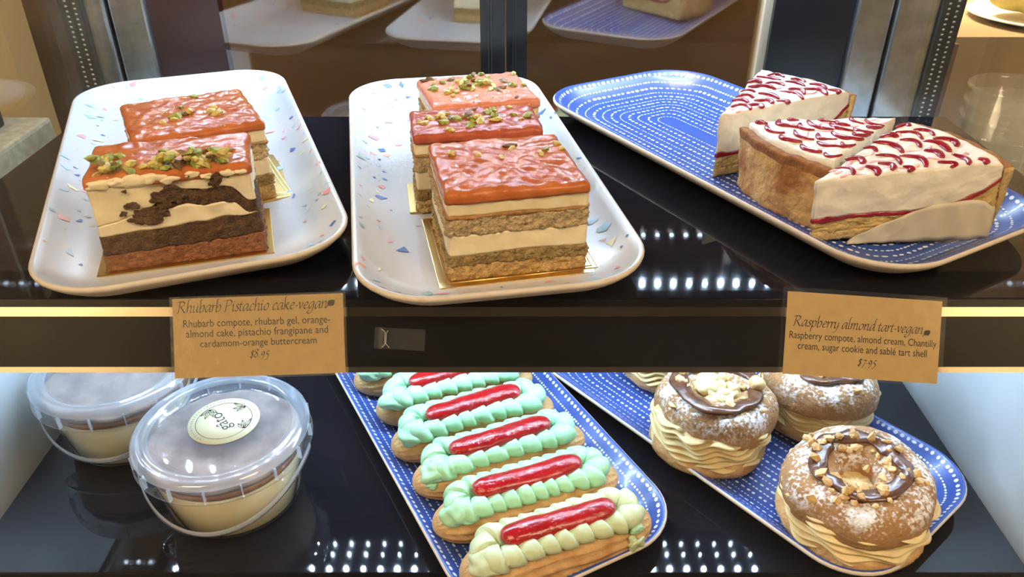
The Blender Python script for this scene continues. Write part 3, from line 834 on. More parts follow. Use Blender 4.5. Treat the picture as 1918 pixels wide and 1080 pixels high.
# ------------------------------------------------------------------ eclairs
def capsule_bun(name, L, Wd, Hh, mat, seed, ridges=17):
    v, f = [], []
    N, K = 80, 102
    for i in range(N + 1):
        th = PI * i / N
        x = -math.cos(th)
        env = max(0.0, 1 - abs(x) ** 3.6) ** 0.5
        X = x * L / 2
        bend = 0.0012 * nz(X, 0, 0, 25, seed)
        for k in range(K):
            ph = 2 * PI * k / K
            rg = 1 + 0.045 * (1 - 2 * abs(math.sin((ridges * ph + 2.4 * nz(X, ph * 0.01, 0, 40, seed)) / 2)) ** 0.6) * min(1, env * 1.2) + 0.05 * nz(X, math.cos(ph) * .02, math.sin(ph) * .02, 60, seed)
            y = Wd / 2 * env * rg * math.cos(ph)
            z = Hh / 2 * env * rg * math.sin(ph)
            z = max(z, -Hh * 0.40)
            v.append((X, y + bend, z + Hh * 0.40))
    for i in range(N):
        for k in range(K):
            l = (k + 1) % K
            f.append((i * K + k, i * K + l, (i + 1) * K + l, (i + 1) * K + k))
    return mesh(name, v, f, True, [mat])

def eclair(label, loc, yaw, L, Wd, mint, seed, pitch=0.0108, r0=0.0070, roll=0.0, flip=1):
    t = thing('eclair', label, 'eclair', loc, R(yaw), 'mint cream and red jam eclairs')
    t.rotation_euler = (roll, 0, R(yaw))
    Hh = 0.033
    part('choux_bun', capsule_bun('choux_bun', L, Wd, Hh, M['choux'], seed), t)
    # piped shell border, one rope round the jam
    a, hw, zc = L * 0.300, 0.0092, Hh * 0.90 + 0.0002
    path = []
    def stad(s):
        per = 4 * a + 2 * PI * hw
        s = s % per
        if s < 2 * a: return (-a + s, -hw)
        s -= 2 * a
        if s < PI * hw: an = -PI / 2 + s / hw; return (a + hw * math.cos(an), hw * math.sin(an))
        s -= PI * hw
        if s < 2 * a: return (a - s, hw)
        s -= 2 * a
        an = PI / 2 + s / hw; return (-a + hw * math.cos(an), hw * math.sin(an))
    per = 4 * a + 2 * PI * hw
    NP = 330
    cnt = round(per / pitch)
    for i in range(NP):
        x, y = stad(per * i / NP)
        path.append((x, y, zc - 0.0012 * abs(x / a) ** 2 + 0.0006 * nz(x, y, 0, 60, seed)))
    def rad(i, ph):
        s = i / NP
        x = path[i][0]
        # slanted scallops: the phase leans with the angle round the tube
        p = (s * cnt + flip * 0.085 * (ph if ph < PI else ph - 2 * PI) * 1.6 + 0.25 * nz(s * 40, 0, 0, 1, seed)) % 1.0
        shell = (1 - (1 - p / 0.86) ** 2) ** 0.5 if p < 0.86 else (1 - ((p - 0.86) / 0.14) ** 2) ** 0.5
        big = 1.0 + 0.22 * max(0, (abs(x) - a * 0.75) / (a * 0.5)) + 0.13 * nz(s * 12, 1, 0, 1, seed + 4)
        return r0 * big * (0.60 + 0.50 * shell) * (1 + 0.04 * nz(s * 60, ph, 0, 1, seed + 7))
    part('mint_cream', sweep('mint_cream', path, rad, mint, 26, True, squash=0.86), t, label='piped scalloped mint cream')
    # blob that ends the piping at the left
    me = lump('cream_swirl', 0.0105, mint, seed + 9, 0.22, 4, (1.05, 0.95, 0.68), True)
    part('cream_swirl', me, t, (-a - hw - 0.001, -0.006, zc - 0.003))
    # jam
    jl = a * 0.97
    jp = []
    for k in range(60):
        u = k / 59; x = -jl + 2 * jl * u
        jp.append((x, 0.0010 * math.sin(u * 5 + seed), zc + 0.0050 + 0.0004 * nz(x, 0, 0, 90, seed)))
    def jr(i, ph):
        u = abs(i / 59 * 2 - 1)
        return 0.0083 * max(0.02, 1 - u ** 9) ** 0.5 * (1 + 0.08 * nz(i * 0.12, math.cos(ph), math.sin(ph), 1, seed + 2))
    part('red_jam', sweep('red_jam', jp, jr, M['jam'], 22, squash=0.62), t)
    return t
EZ = -0.20 + PZ
EL = [('eclair with mint cream coloured as warmly lit, nearest on the blue plate', 0.0285, 0.3375, 22.0, 0.128, 0.041, 'mint_warm_lit', 1, 0.0112),
      ('eclair with large round scallops of mint cream, second nearest on the plate', 0.0105, 0.3755, 21.5, 0.130, 0.039, 'mint', 2, 0.0092),
      ('eclair with mint cream and a broad glinting jam stripe, third nearest on the plate', -0.0075, 0.4130, 22.5, 0.128, 0.039, 'mint', 3, 0.0125),
      ('eclair with drooping mint cream at its left end, fourth nearest on the plate', -0.0275, 0.4485, 23.0, 0.126, 0.040, 'mint', 4, 0.0118),
      ('eclair with mint cream cut by the shelf edge, fifth from the front', -0.0430, 0.4850, 22.0, 0.126, 0.039, 'mint', 5, 0.0115),
      ('eclair mostly hidden behind the ticket rail, farthest on the plate', -0.0660, 0.5215, 23.0, 0.126, 0.039, 'mint', 6, 0.0115)]
for lb, x, y, yw, L, wd, mt, sd_, pt in EL:
    e = eclair(lb, (x, y, EZ), yw, L, wd, M[mt], sd_, pt)
    if sd_ == 1:
        part('cream_smudge', lump('cream_smudge', 0.0042, M['mint'], 4.0, 0.3, 3, (1.1, 0.7, 0.6), True), e, (0.0455, -0.0150, 0.0250))
        part('cream_smudge', lump('cream_smudge', 0.0050, M['mint_warm_lit'], 9.0, 0.6, 3, (1.0, 0.5, 1.0), True), e, (0.0435, -0.0192, 0.0170))
    if sd_ == 3:
        part('cream_smudge', lump('cream_smudge', 0.0032, M['mint'], 2.0, 0.3, 3, (1.2, 0.8, 0.8), True), e, (-0.0540, -0.0120, 0.0200))

# ------------------------------------------------------------------ round filled choux rings
def brest(label, loc, yaw, r, seed, tilt=(0, 0), shift=(0, 0), nuts=34, top_k=1.0, choc_r=0.55, rosette=False):
    t = thing('filled_choux_ring', label, 'choux pastry', loc, R(yaw), 'praline cream choux rings')
    hb, hc = 0.019, 0.016
    # bottom bun
    prof = []
    for k in range(26):
        a = -PI / 2 + PI * k / 25
        prof.append((r * (0.60 + 0.38 * math.cos(a)) if a < 0 else r * (0.80 + 0.18 * math.cos(a)), hb * 0.58 * (1 + math.sin(a)) if a < 0 else hb * (0.58 + 0.42 * math.sin(a))))
    prof[0] = (r * 0.60, 0.0); prof.insert(0, (0.0, 0.0)); prof.append((0.0, hb))
    def fb(q, z, a):
        k = 1 + 0.05 * nz(math.cos(a), math.sin(a), z * 30, 1.2, seed) + 0.018 * nz(math.cos(a) * q, math.sin(a) * q, z, 260, seed)
        return q * k, z * (1 + 0.08 * nz(math.cos(a), math.sin(a), 0, 1.1, seed + 2))
    part('bottom_bun', lathe('bottom_bun', prof, 120, M['choux'], fn=fb), t)
    # piped cream: stacked ruffles
    prof = [(0.0, hb * 0.7)]
    for k in range(34):
        q = k / 33
        prof.append((r * 0.90, hb * 0.72 + (hc + hb * 0.4) * q))
    prof.append((0.0, hb * 0.72 + hc + hb * 0.4))
    def fc(q, z, a):
        if q < 1e-5: return q, z
        u = (z - hb * 0.72) / (hc + hb * 0.4)
        w = 0.7 * math.sin(2 * a + seed) + 0.9 * nz(math.cos(a), math.sin(a), 0, 1.6, seed)
        fold = abs(math.sin(PI * (u * 5.5 + w))) ** 0.6
        fold2 = nz(a * 0.9, z * 220, 0, 1, seed + 5)
        return r * (0.82 + 0.15 * fold + 0.06 * fold2 + 0.04 * math.sin(9 * a + 6 * u)), z + 0.0012 * math.sin(9 * a + seed)
    part('praline_cream', lathe('praline_cream', prof, 200, M['brest_cream'], fn=fc), t, label='ruffled piped cream')
    # top ring with a hole, a little smaller and slid off centre
    top = thing_part('top_ring', t, (shift[0], shift[1], hb * 0.72 + hc + hb * 0.10), tilt, r, seed, top_k)
    # chocolate loop
    R0 = r * choc_r
    path = []
    for k in range(90):
        a = 2 * PI * k / 90
        q = R0 * (1 + 0.10 * nz(math.cos(a), math.sin(a), 0, 2.2, seed + 11) + 0.03 * math.sin(5 * a))
        path.append((q * math.cos(a), q * math.sin(a), top_z(q, r) + 0.0006))
    part('chocolate_loop', sweep('chocolate_loop', path, lambda i, p: 0.0050 * (1 + 0.95 * nz(i * 0.15, math.cos(p), math.sin(p), 1, seed)), M['choc'], 11, True, squash=0.4), top)
    rnd = random.Random(seed)
    pts = []
    for k in range(nuts):
        a = rnd.uniform(0, 2 * PI); q = R0 * (1 + rnd.gauss(-0.08, 0.26)); q = max(q, r * 0.16)
        pts.append((q * math.cos(a), q * math.sin(a), top_z(q, r) + (0.0012 if abs(q - R0) < 0.004 else 0)))
    scatter(NUTBIT, 'hazelnut_piece', top, pts, rnd, 0.45, 1.15, 0.0012)
    if rosette:
        for k in range(7):
            a = 2 * PI * k / 7 + 0.3; q = r * 0.22 if k < 6 else 0
            part('cream_rosette', lump('cream_rosette', 0.0075, M['brest_cream'], seed + 30 + k, 0.5, 3, (1, 1, 0.8), True), top, (q * math.cos(a), q * math.sin(a), top_z(r * .3, r) + 0.001))
        part('hazelnut', lump('hazelnut', 0.0062, M['nut'][0], 3, 0.12, 3, (1, 1, 0.8), True), top, (r * 0.10, -R0 * 0.98, top_z(R0, r) + 0.004))
    return t
TOPH = 0.0205
def top_z(q, r):
    """height of the top ring's surface at distance q from its axis"""
    m = r * 0.59; w = r * 0.40
    u = min(1.0, abs(q - m) / w)
    return TOPH * (1 - u ** 2.5) ** 0.425 if u < 1 else 0.0
def thing_part(name, parent, loc, tilt, r, seed, k):
    m, w = r * 0.59, r * 0.40
    prof = []
    for j in range(40):
        a = 2 * PI * j / 40
        c, s = math.cos(a), math.sin(a)
        e = lambda x, p: math.copysign(abs(x) ** p, x)
        prof.append((m + w * e(c, 0.8), TOPH * e(s, 0.85) if s > 0 else TOPH * 0.30 * e(s, 0.9)))
    def ft(q, z, a):
        kk = 1 + 0.085 * nz(math.cos(a), math.sin(a), z * 20, 1.3, seed + 20) + 0.020 * nz(math.cos(a) * q, math.sin(a) * q, z, 230, seed)
        return (m + (q - m) * (1 + 0.06 * nz(math.cos(a) * 2, math.sin(a) * 2, 0, 1, seed)) if q < m else q * kk), z * (1 + 0.05 * nz(math.cos(a) * q, math.sin(a) * q, 0, 120, seed + 8))
    return part(name, lathe(name, prof, 150, M['sugar_top'], True, fn=ft), parent, loc, tilt)
brest('large choux ring with chocolate loop and chopped hazelnuts, nearest on the plate', (0.2185, 0.3660, EZ), 0, 0.0470, 3, (R(-2), R(-5), 0.4), (0.0, 0.001), 60)
brest('choux ring topped with cream rosettes and a whole hazelnut, at the left of its plate', (0.1425, 0.4405, EZ), 20, 0.0425, 14, (R(1), R(2), 1.0), (0.004, 0.003), 14, choc_r=0.62, rosette=True)
brest('choux ring with a plain chocolate loop, partly under the right ticket card', (0.2290, 0.4740, EZ), 40, 0.0425, 25, (R(3), 0, 2.0), (0.0, 0.0), 14, choc_r=0.62)
brest('choux ring mostly hidden behind the ticket rail, farthest on the plate', (0.1290, 0.5310, EZ), 70, 0.0420, 36, (0, 0, 0), (0, 0), 10)

# ------------------------------------------------------------------ clear tubs
def text_mesh(name, body, width, mat, italic=0.0, height=None, extr=0.00005, align=True):
    c = bpy.data.curves.new(name, 'FONT'); c.body = body; c.size = 0.01; c.shear = italic; c.resolution_u = 3
    o = bpy.data.objects.new(name, c); COL.objects.link(o)
    dg = bpy.context.evaluated_depsgraph_get()
    me = bpy.data.meshes.new_from_object(o.evaluated_get(dg))
    bpy.data.objects.remove(o)
    me.name = name
    xs = [v.co.x for v in me.vertices]; ys = [v.co.y for v in me.vertices]
    k = width / (max(xs) - min(xs)); mx = (max(xs) + min(xs)) / 2
    ky = k if height is None else height / (max(ys) - min(ys))
    for v in me.vertices: v.co = ((v.co.x - mx) * k, v.co.y * ky, 0)
    me.materials.clear(); me.materials.append(mat)
    return me

def stroke_mesh(name, strokes, mat, w):
    """thin ink lines in the xy plane"""
    v, f = [], []
    for pts in strokes:
        for p, q in zip(pts, pts[1:]):
            d = Vector((q[0] - p[0], q[1] - p[1])); 
            if d.length < 1e-9: continue
            d.normalize(); n = Vector((-d.y, d.x)) * w / 2; b = len(v)
            e = d * w * 0.3
            v += [(p[0] + n.x - e.x, p[1] + n.y - e.y, 0), (p[0] - n.x - e.x, p[1] - n.y - e.y, 0), (q[0] - n.x + e.x, q[1] - n.y + e.y, 0), (q[0] + n.x + e.x, q[1] + n.y + e.y, 0)]
            f.append((b, b + 1, b + 2, b + 3))
    return mesh(name, v, f, False, [mat])

def tub(label, loc, yaw, handle_ang, sticker, seed):
    t = thing('plastic_tub', label, 'tub', loc, R(yaw), 'clear tubs of layered dessert')
    r0, r1, h = 0.0430, 0.0515, 0.0560
    part('tub_wall', lathe('tub_wall', [(r0 - 0.002, 0.0), (r0, 0.0015), (r1, h - 0.002), (r1 + 0.0008, h)], 96, M['tub'], caps=(True, False)), t)
    fl = 0.040
    rr = lambda z: r0 + (r1 - r0) * z / h - 0.0009
    part('custard', lathe('custard', [(0, 0.0022), (rr(0.0022) - .001, 0.0022), (rr(0.004), 0.004), (rr(fl), fl), (0, fl)], 72, M['tub_cream']), t)
    part('caramel_layer', lathe('caramel_layer', [(0, fl), (rr(fl), fl + 0.0002), (rr(fl + 0.005), fl + 0.005), (0, fl + 0.005)], 72, M['caramel'], fn=lambda q, z, a: (q, z + (0.0006 * math.sin(a * 2 + seed) if z > fl + .003 else 0))), t)
    part('crumb_topping', lathe('crumb_topping', [(rr(fl + .0055), fl + 0.0056)] + [(rr(fl + .0085) * k / 24, fl + 0.0092) for k in range(24, 0, -1)] + [(0, fl + 0.0092)], 72, M['cocoa'], fn=lambda q, z, a: (q, z + 0.0016 * nz(q * math.cos(a), q * math.sin(a), 0, 70, seed) + 0.0009 * nz(q * math.cos(a), q * math.sin(a), 0, 220, seed))), t)
    # lid: recessed disc, raised double rim, skirt
    lid = part('lid', lathe('lid', [(0, h + 0.0005), (0.0400, h + 0.0005), (0.0435, h + 0.0008), (0.0450, h + 0.0030)], 96, M['lid'], caps=(False, False)), t, label='clear recessed lid')
    part('lid_rim', lathe('lid_rim', [(0.0450, h + 0.0030), (0.0465, h + 0.0048), (0.0490, h + 0.0050), (0.0500, h + 0.0042), (0.0512, h + 0.0050), (0.0540, h + 0.0046), (0.0558, h + 0.0030), (0.0564, h + 0.0008)], 96, M['lid_rim'], caps=(False, False)), lid)
    part('lid_skirt', lathe('lid_skirt', [(0.0564, h + 0.0008), (0.0566, h - 0.0085), (0.0573, h - 0.0090), (0.0573, h - 0.0096), (0.0562, h - 0.0096)], 96, M['tub'], caps=(False, False)), lid)
    rib = boxm('skirt_rib', 0.0545, 0.0572, -0.00035, 0.00035, h - 0.0094, h + 0.0002, M['lid_rim'])
    for k in range(16):
        part('skirt_rib', rib, lid, rot=(0, 0, 2 * PI * k / 16 + 0.1))
    # hanging bail handle
    path = []
    for k in range(49):
        u = k / 48
        a = PI * (1 + u) + R(handle_ang)
        rad = 0.0572 + 0.0015
        path.append((rad * math.cos(a), rad * math.sin(a) * 0.985, h - 0.006 - 0.035 * math.sin(PI * u)))
    v, f = [], []
    for k, p in enumerate(path):
        p = Vector(p); o = Vector((p.x, p.y, 0)).normalized()
        hh = 0.0021
        for dz, do in ((-hh, 0), (-hh, 0.0009), (hh, 0.0009), (hh, 0)): v.append(p + o * do + Vector((0, 0, dz)) - o * 0.0065 * math.sin(PI * k / 48))
    for k in range(48):
        for j in range(4): f.append((k * 4 + j, (k + 1) * 4 + j, (k + 1) * 4 + (j + 1) % 4, k * 4 + (j + 1) % 4))
    part('bail_handle', mesh('bail_handle', v, f, True, [M['lid_rim']]), t, label='milky plastic bail handle')
    if sticker:
        st = part('sticker', lathe('sticker', [(0, 0), (0.0192, 0), (0.0192, 0.00015), (0, 0.00018)], 64, M['sticker']), t, (-0.001, 0.008, h + 0.0008), (0, 0, R(127)), label='round cream sticker with leaf drawings')
        st.scale = (1.2, 1.2, 1.0)
        ring = [(0.0150 * math.cos(2 * PI * k / 64), 0.0150 * math.sin(2 * PI * k / 64)) for k in range(65)]
        def leaf(cx, cy, an, ln, wd):
            c, s = math.cos(an), math.sin(an); up, dn, mid = [], [], []
            for k in range(9):
                u = k / 8; q = wd * math.sin(PI * u ** 0.8)
                up.append((cx + c * ln * u - s * q, cy + s * ln * u + c * q)); dn.append((cx + c * ln * u + s * q, cy + s * ln * u - c * q)); mid.append((cx + c * ln * u * .9, cy + s * ln * u * .9))
            return [up, dn, mid]
        strokes = [ring]
        for cx, cy, a0 in ((0.0135, 0.003, 80), (-0.0125, -0.0065, 250), (0.004, -0.0138, -30)):
            for da, ln in ((0, 0.008), (35, 0.007), (-30, 0.0065), (65, 0.0055)):
                strokes += leaf(cx, cy, R(a0 + da + 60), ln, 0.0011)
        strokes = [[(x, y) for x, y in s if x * x + y * y < 0.01505 ** 2] for s in strokes]
        part('printed_lines', stroke_mesh('printed_lines', strokes, M['ink'], 0.00028), st, (0, 0, 0.0003))
        part('lettering', text_mesh('lettering', 'g\u00e2to', 0.0165, M['ink']), st, (0.0, -0.0012, 0.0003))
        dots = []
        for k in range(34):
            a = R(-100 + k * 6.5); dots.append([(0.0170 * math.cos(a), 0.0170 * math.sin(a)), (0.0176 * math.cos(a + .02), 0.0176 * math.sin(a + .02))])
        part('ring_print', stroke_mesh('ring_print', dots, M['ink'], 0.0003), st, (0, 0, 0.0003), kind='stuff')
    return t
tub('clear tub with custard, clip lid and round cream sticker, nearest at left', (-0.1900, 0.3985, -0.1998), 0, -8, True, 1)
tub('clear tub with custard and no sticker, farther left by the steel side', (-0.2880, 0.4640, -0.1998), 0, -2, False, 2)

# ------------------------------------------------------------------ ticket cards
GL = {  # broad-pen italic letters: strokes in x-height units, then advance
 'R': ([[(-.15, 1.45), (.05, 1.62), (.35, 1.62)], [(.28, 1.6), (.22, .9), (.18, 0.05), (.05, 0)], [(.25, 1.6), (.7, 1.62), (.92, 1.35), (.75, 1.0), (.3, .85)], [(.45, .85), (.8, .35), (1.1, .02), (1.3, .08)]], 1.32),
 'P': ([[(-.15, 1.45), (.05, 1.62), (.35, 1.62)], [(.28, 1.6), (.22, .9), (.18, 0.05), (.02, 0)], [(.25, 1.6), (.75, 1.62), (.98, 1.3), (.75, .92), (.3, .80)]], 1.12),
 'a': ([[(.72, .95), (.45, 1.0), (.12, .6), (.12, .1), (.3, .02), (.7, .7)], [(.76, .98), (.7, .2), (.78, 0), (.95, .14)]], .95),
 'b': ([[(.25, 1.9), (.12, 1.75), (.12, .9), (.14, .1), (.35, 0), (.68, .3), (.7, .8), (.5, 1.0), (.16, .55)]], .88),
 'c': ([[(.66, .85), (.5, 1.0), (.16, .65), (.15, .15), (.35, 0), (.66, .18)]], .74),
 'd': ([[(.72, .95), (.45, 1.0), (.12, .6), (.12, .1), (.3, .02), (.7, .7)], [(1.0, 1.95), (.76, 1.8), (.72, .9), (.7, .2), (.8, 0), (.97, .14)]], .98),
 'e': ([[(.15, .48), (.55, .62), (.62, .88), (.42, 1.0), (.15, .62), (.15, .15), (.36, 0), (.68, .2)]], .76),
 'g': ([[(.72, .95), (.45, 1.0), (.12, .6), (.12, .15), (.3, .06), (.7, .7)], [(.76, .98), (.7, .1), (.5, -.55), (.15, -.7), (-.08, -.5), (.2, -.2)]], .92),
 'h': ([[(.3, 1.92), (.12, 1.75), (.12, .9), (.12, 0)], [(.13, .5), (.42, .98), (.66, .88), (.62, .15), (.72, 0), (.88, .14)]], .92),
 'i': ([[(0, .78), (.14, .98), (.14, .15), (.24, 0), (.4, .14)], [(.2, 1.42), (.26, 1.36)]], .44),
 'k': ([[(.3, 1.92), (.12, 1.75), (.12, .9), (.12, 0)], [(.14, .5), (.5, 1.0), (.62, .8), (.2, .52)], [(.3, .55), (.6, .08), (.85, .06)]], .86),
 'l': ([[(.4, 1.95), (.16, 1.8), (.14, .9), (.14, .15), (.24, 0), (.4, .14)]], .44),
 'm': ([[(0, .78), (.14, .98), (.12, 0)], [(.13, .5), (.4, .98), (.58, .88), (.56, 0)], [(.57, .5), (.84, .98), (1.04, .88), (1.0, .15), (1.1, 0), (1.26, .14)]], 1.3),
 'n': ([[(0, .78), (.14, .98), (.12, 0)], [(.13, .5), (.42, .98), (.66, .88), (.62, .15), (.72, 0), (.88, .14)]], .92),
 'o': ([[(.5, 1.0), (.16, .65), (.15, .15), (.36, 0), (.68, .35), (.7, .82), (.5, 1.0)]], .86),
 'p': ([[(0, .78), (.14, .98), (.12, .1), (.06, -.75)], [(.13, .5), (.45, 1.0), (.7, .8), (.66, .3), (.4, 0), (.14, .1)]], .88),
 'r': ([[(0, .78), (.14, .98), (.12, 0)], [(.13, .5), (.36, .95), (.56, .92)]], .58),
 's': ([[(.52, .88), (.34, 1.0), (.16, .8), (.46, .4), (.42, .1), (.22, 0), (.04, .14)]], .62),
 't': ([[(.24, 1.35), (.14, .9), (.14, .15), (.26, 0), (.44, .14)], [(0, .95), (.44, .97)]], .5),
 'u': ([[(0, .78), (.14, .98), (.12, .2), (.28, .0), (.62, .5)], [(.68, .98), (.64, .15), (.74, 0), (.9, .14)]], .94),
 'v': ([[(0, .8), (.14, .98), (.3, .05)], [(.3, .05), (.62, .6), (.6, .98)]], .74),
 'y': ([[(0, .78), (.14, .98), (.12, .2), (.28, .0), (.62, .5)], [(.68, .98), (.62, .1), (.42, -.5), (.1, -.68)]], .86),
 '-': ([[(.05, .48), (.42, .5)]], .5),
 ' ': ([], .42),
 '$': ([[(.55, .98), (.34, 1.1), (.14, .9), (.46, .45), (.42, .1), (.22, 0), (.04, .14)], [(.36, 1.3), (.24, -.2)]], .68),
 '8': ([[(.36, .78), (.14, 1.05), (.22, 1.34), (.44, 1.36), (.56, 1.1), (.36, .78), (.1, .45), (.12, .1), (.32, 0), (.56, .2), (.56, .5), (.36, .78)]], .76),
 '9': ([[(.6, .75), (.4, 1.0), (.15, .75), (.2, .42), (.42, .4), (.62, .75), (.5, .1), (.2, -.4)]], .78),
 '5': ([[(.62, 1.0), (.3, 1.0), (.2, .58), (.45, .5), (.52, .15), (.3, -.3), (.02, -.38)]], .7),
 '7': ([[(.1, .98), (.62, .98), (.4, .3), (.2, -.4)]], .68),
 '.': ([[(.12, .05), (.18, 0)]], .34),
 '\u00b7': ([[(.12, .45), (.18, .40)]], .34),
}
def catmull(p, n=7):
    if len(p) < 3: return [Vector(p[0]).lerp(Vector(p[1]), k / 4) for k in range(5)]
    out = []
    q = [Vector(a) for a in p]; q = [q[0] * 2 - q[1]] + q + [q[-1] * 2 - q[-2]]
    for i in range(1, len(q) - 2):
        a, b, c, d = q[i - 1:i + 3]
        for k in range(n):
            t = k / n
            out.append(0.5 * ((2 * b) + (c - a) * t + (2 * a - 5 * b + 4 * c - d) * t * t + (3 * b - a - 3 * c + d) * t ** 3))
    out.append(q[-2]); return out
def script_mesh(name, body, width, mat, slant=0.18, nib=0.165, thin=0.06):
    v, f = [], []
    x0 = 0.0
    na = R(38)
    nv = Vector((math.cos(na), math.sin(na))) * nib / 2
    for ch in body:
        st, adv = GL[ch]
        for s in st:
            pts = [Vector((p.x + x0 + slant * p.y, p.y)) for p in catmull(s)]
            for p, q in zip(pts, pts[1:]):
                d = q - p
                if d.length < 1e-6: continue
                d.normalize(); pn = Vector((-d.y, d.x))
                off = nv if abs(nv.dot(pn)) > thin / 2 else pn * thin / 2
                if off.dot(pn) < 0: off = -off
                b = len(v); e = d * 0.012
                for w in (p + off - e, p - off - e, q - off + e, q + off + e): v.append((w.x, w.y, 0))
                f.append((b, b + 1, b + 2, b + 3))
        x0 += adv
    xs = [p[0] for p in v]; k = width / (max(xs) - min(xs)); mx = (max(xs) + min(xs)) / 2
    return mesh(name, [((p[0] - mx) * k, p[1] * k, 0) for p in v], f, False, [mat])

TH = R(PITCH)
FW = Vector((0, math.cos(TH), -math.sin(TH))); UPV = Vector((0, math.sin(TH), math.cos(TH)))
def ticket(label, cx, cv, w, h, rot, lines, leaf_at, sleeve_mat, margins, group):
    """the card lies on the slanted ticket rail; cx sideways and cv along the slope, from the shelf's front edge"""
    p = Vector((cx, 0.332, 0)) + UPV * cv - FW * 0.0012
    m = Matrix.Translation(p) @ Matrix(((1, 0, 0), (0, math.sin(TH), -math.cos(TH)), (0, math.cos(TH), math.sin(TH)))).to_4x4() @ Matrix.Rotation(R(rot), 4, 'Z')
    t = thing('price_card', label, 'price card', mat=m, group=group)
    part('card', boxm('card', -w / 2, w / 2, -h / 2, h / 2, 0, 0.0003, M['kraft']), t)
    ml, mr_, mb, mt = margins
    part('sleeve', boxm('sleeve', -w / 2 - ml, w / 2 + mr_, -h / 2 - mb, h / 2 + mt, 0.0007, 0.0008, sleeve_mat), t, label='clear plastic sleeve')
    for kind, body, wd, x, y, hh in lines:
        me = script_mesh('lettering', body, wd, M['ink']) if kind == 's' else text_mesh('lettering', body, wd, M['ink'], height=hh)
        part('lettering', me, t, (x, y, 0.00045))
    lx, ly, ls = leaf_at
    pts = []
    for k in range(13):
        u = k / 12; pts.append((u, 0.36 * math.sin(PI * u ** 0.85)))
    for k in range(11, 0, -1):
        u = k / 12; pts.append((u, -0.36 * math.sin(PI * u ** 1.1)))
    v = [(0.5, 0, 0)] + [(a, b, 0) for a, b in pts]; n = len(pts)
    f = [(0, 1 + i, 1 + (i + 1) % n) for i in range(n)]
    o = part('leaf_mark', mesh('leaf_mark', v, f, False, [M['ink']]), t, (lx, ly, 0.00045), (0, 0, R(38))); o.scale = (ls, ls, ls)
    part('leaf_stem', stroke_mesh('leaf_stem', [[(-0.22, -0.02), (0.1, 0.0)]], M['ink'], 0.08), o)
    return t
D0 = 0.391
PX = D0 / 1500.0
def card_xy(px, py): return (px - 959) * PX, (558 - py) * PX
c = card_xy(484.5, 628)
k = PX
ticket('kraft price card for the rhubarb pistachio cake, on the left of the rail', c[0], c[1], 320 * k, 149 * k, 2.0,
       [('s', 'Rhubarb Pistachio cake-vegan', 282 * k, -11 * k, 48 * k, None),
        ('t', 'Rhubarb compote, rhubarb gel, orange-', 275 * k, -3 * k, 20.5 * k, 18.5 * k),
        ('t', 'almond cake, pistachio frangipane and', 266 * k, -3 * k, 1.5 * k, 18.5 * k),
        ('t', 'cardamom-orange buttercream', 218 * k, -1 * k, -17.5 * k, 17.5 * k),
        ('s', '$8.95', 38 * k, 1 * k, -40 * k, None)], (131 * k, 52.0 * k, 17 * k), M['sleeve_crinkled'], (5 * k, 5 * k, 3.5 * k, 3.5 * k), 'price cards')
c = card_xy(1616, 631)
ticket('kraft price card for the raspberry almond tart, on the right of the rail', c[0], c[1], 290 * k, 155 * k, -3.8,
       [('s', 'Raspberry almond tart-vegan', 244 * k, -10 * k, 14 * k, None),
        ('t', 'Raspberry compote, almond cream, Chantilly', 276 * k, 1 * k, -9.5 * k, 18 * k),
        ('t', 'cream, sugar cookie and sabl\u00e9 tart shell', 242 * k, 1 * k, -29 * k, 18 * k),
        ('s', '$7\u00b795', 37 * k, 12 * k, -53 * k, None)], (114 * k, 12 * k, 15 * k), M['sleeve'], (10 * k, 8 * k, 4 * k, 8 * k), 'price cards')
# a strip of clear tape left on the rail
p = Vector((0, 0.332, 0)) + UPV * card_xy(0, 634)[1] - FW * 0.0006
tm = Matrix.Translation(p + Vector((card_xy(748, 0)[0], 0, 0))) @ Matrix(((1, 0, 0), (0, math.sin(TH), -math.cos(TH)), (0, math.cos(TH), math.sin(TH)))).to_4x4() @ Matrix.Rotation(R(-3), 4, 'Z')
tp = thing('tape_strip', 'leftover strip of clear tape on the black rail beside the cake card', 'tape', mat=tm)
v, f = [], []
for i in range(25):
    for j in range(7):
        x, y = (i / 24 - .5) * 95 * k, (j / 6 - .5) * 40 * k
        pinch = math.exp(-((x + 28 * k) / (8 * k)) ** 2)
        v.append((x, y, 0.0002 + 0.0009 * pinch * abs(math.sin(x * 9000))))
for i in range(24):
    for j in range(6): f.append((i * 7 + j, (i + 1) * 7 + j, (i + 1) * 7 + j + 1, i * 7 + j + 1))
part('film', mesh('film', v, f, True, [M['tape']]), tp)
part('crease', stroke_mesh('crease', [[(-32 * k, -17 * k), (-27 * k, -12 * k), (-27.5 * k, 12 * k), (-34 * k, 17 * k)], [(-22 * k, 15 * k), (-25 * k, 10 * k), (-25 * k, -10 * k), (-18 * k, -17 * k)]], M['paper'], 0.9 * k), tp, (0, 0, 0.0011))

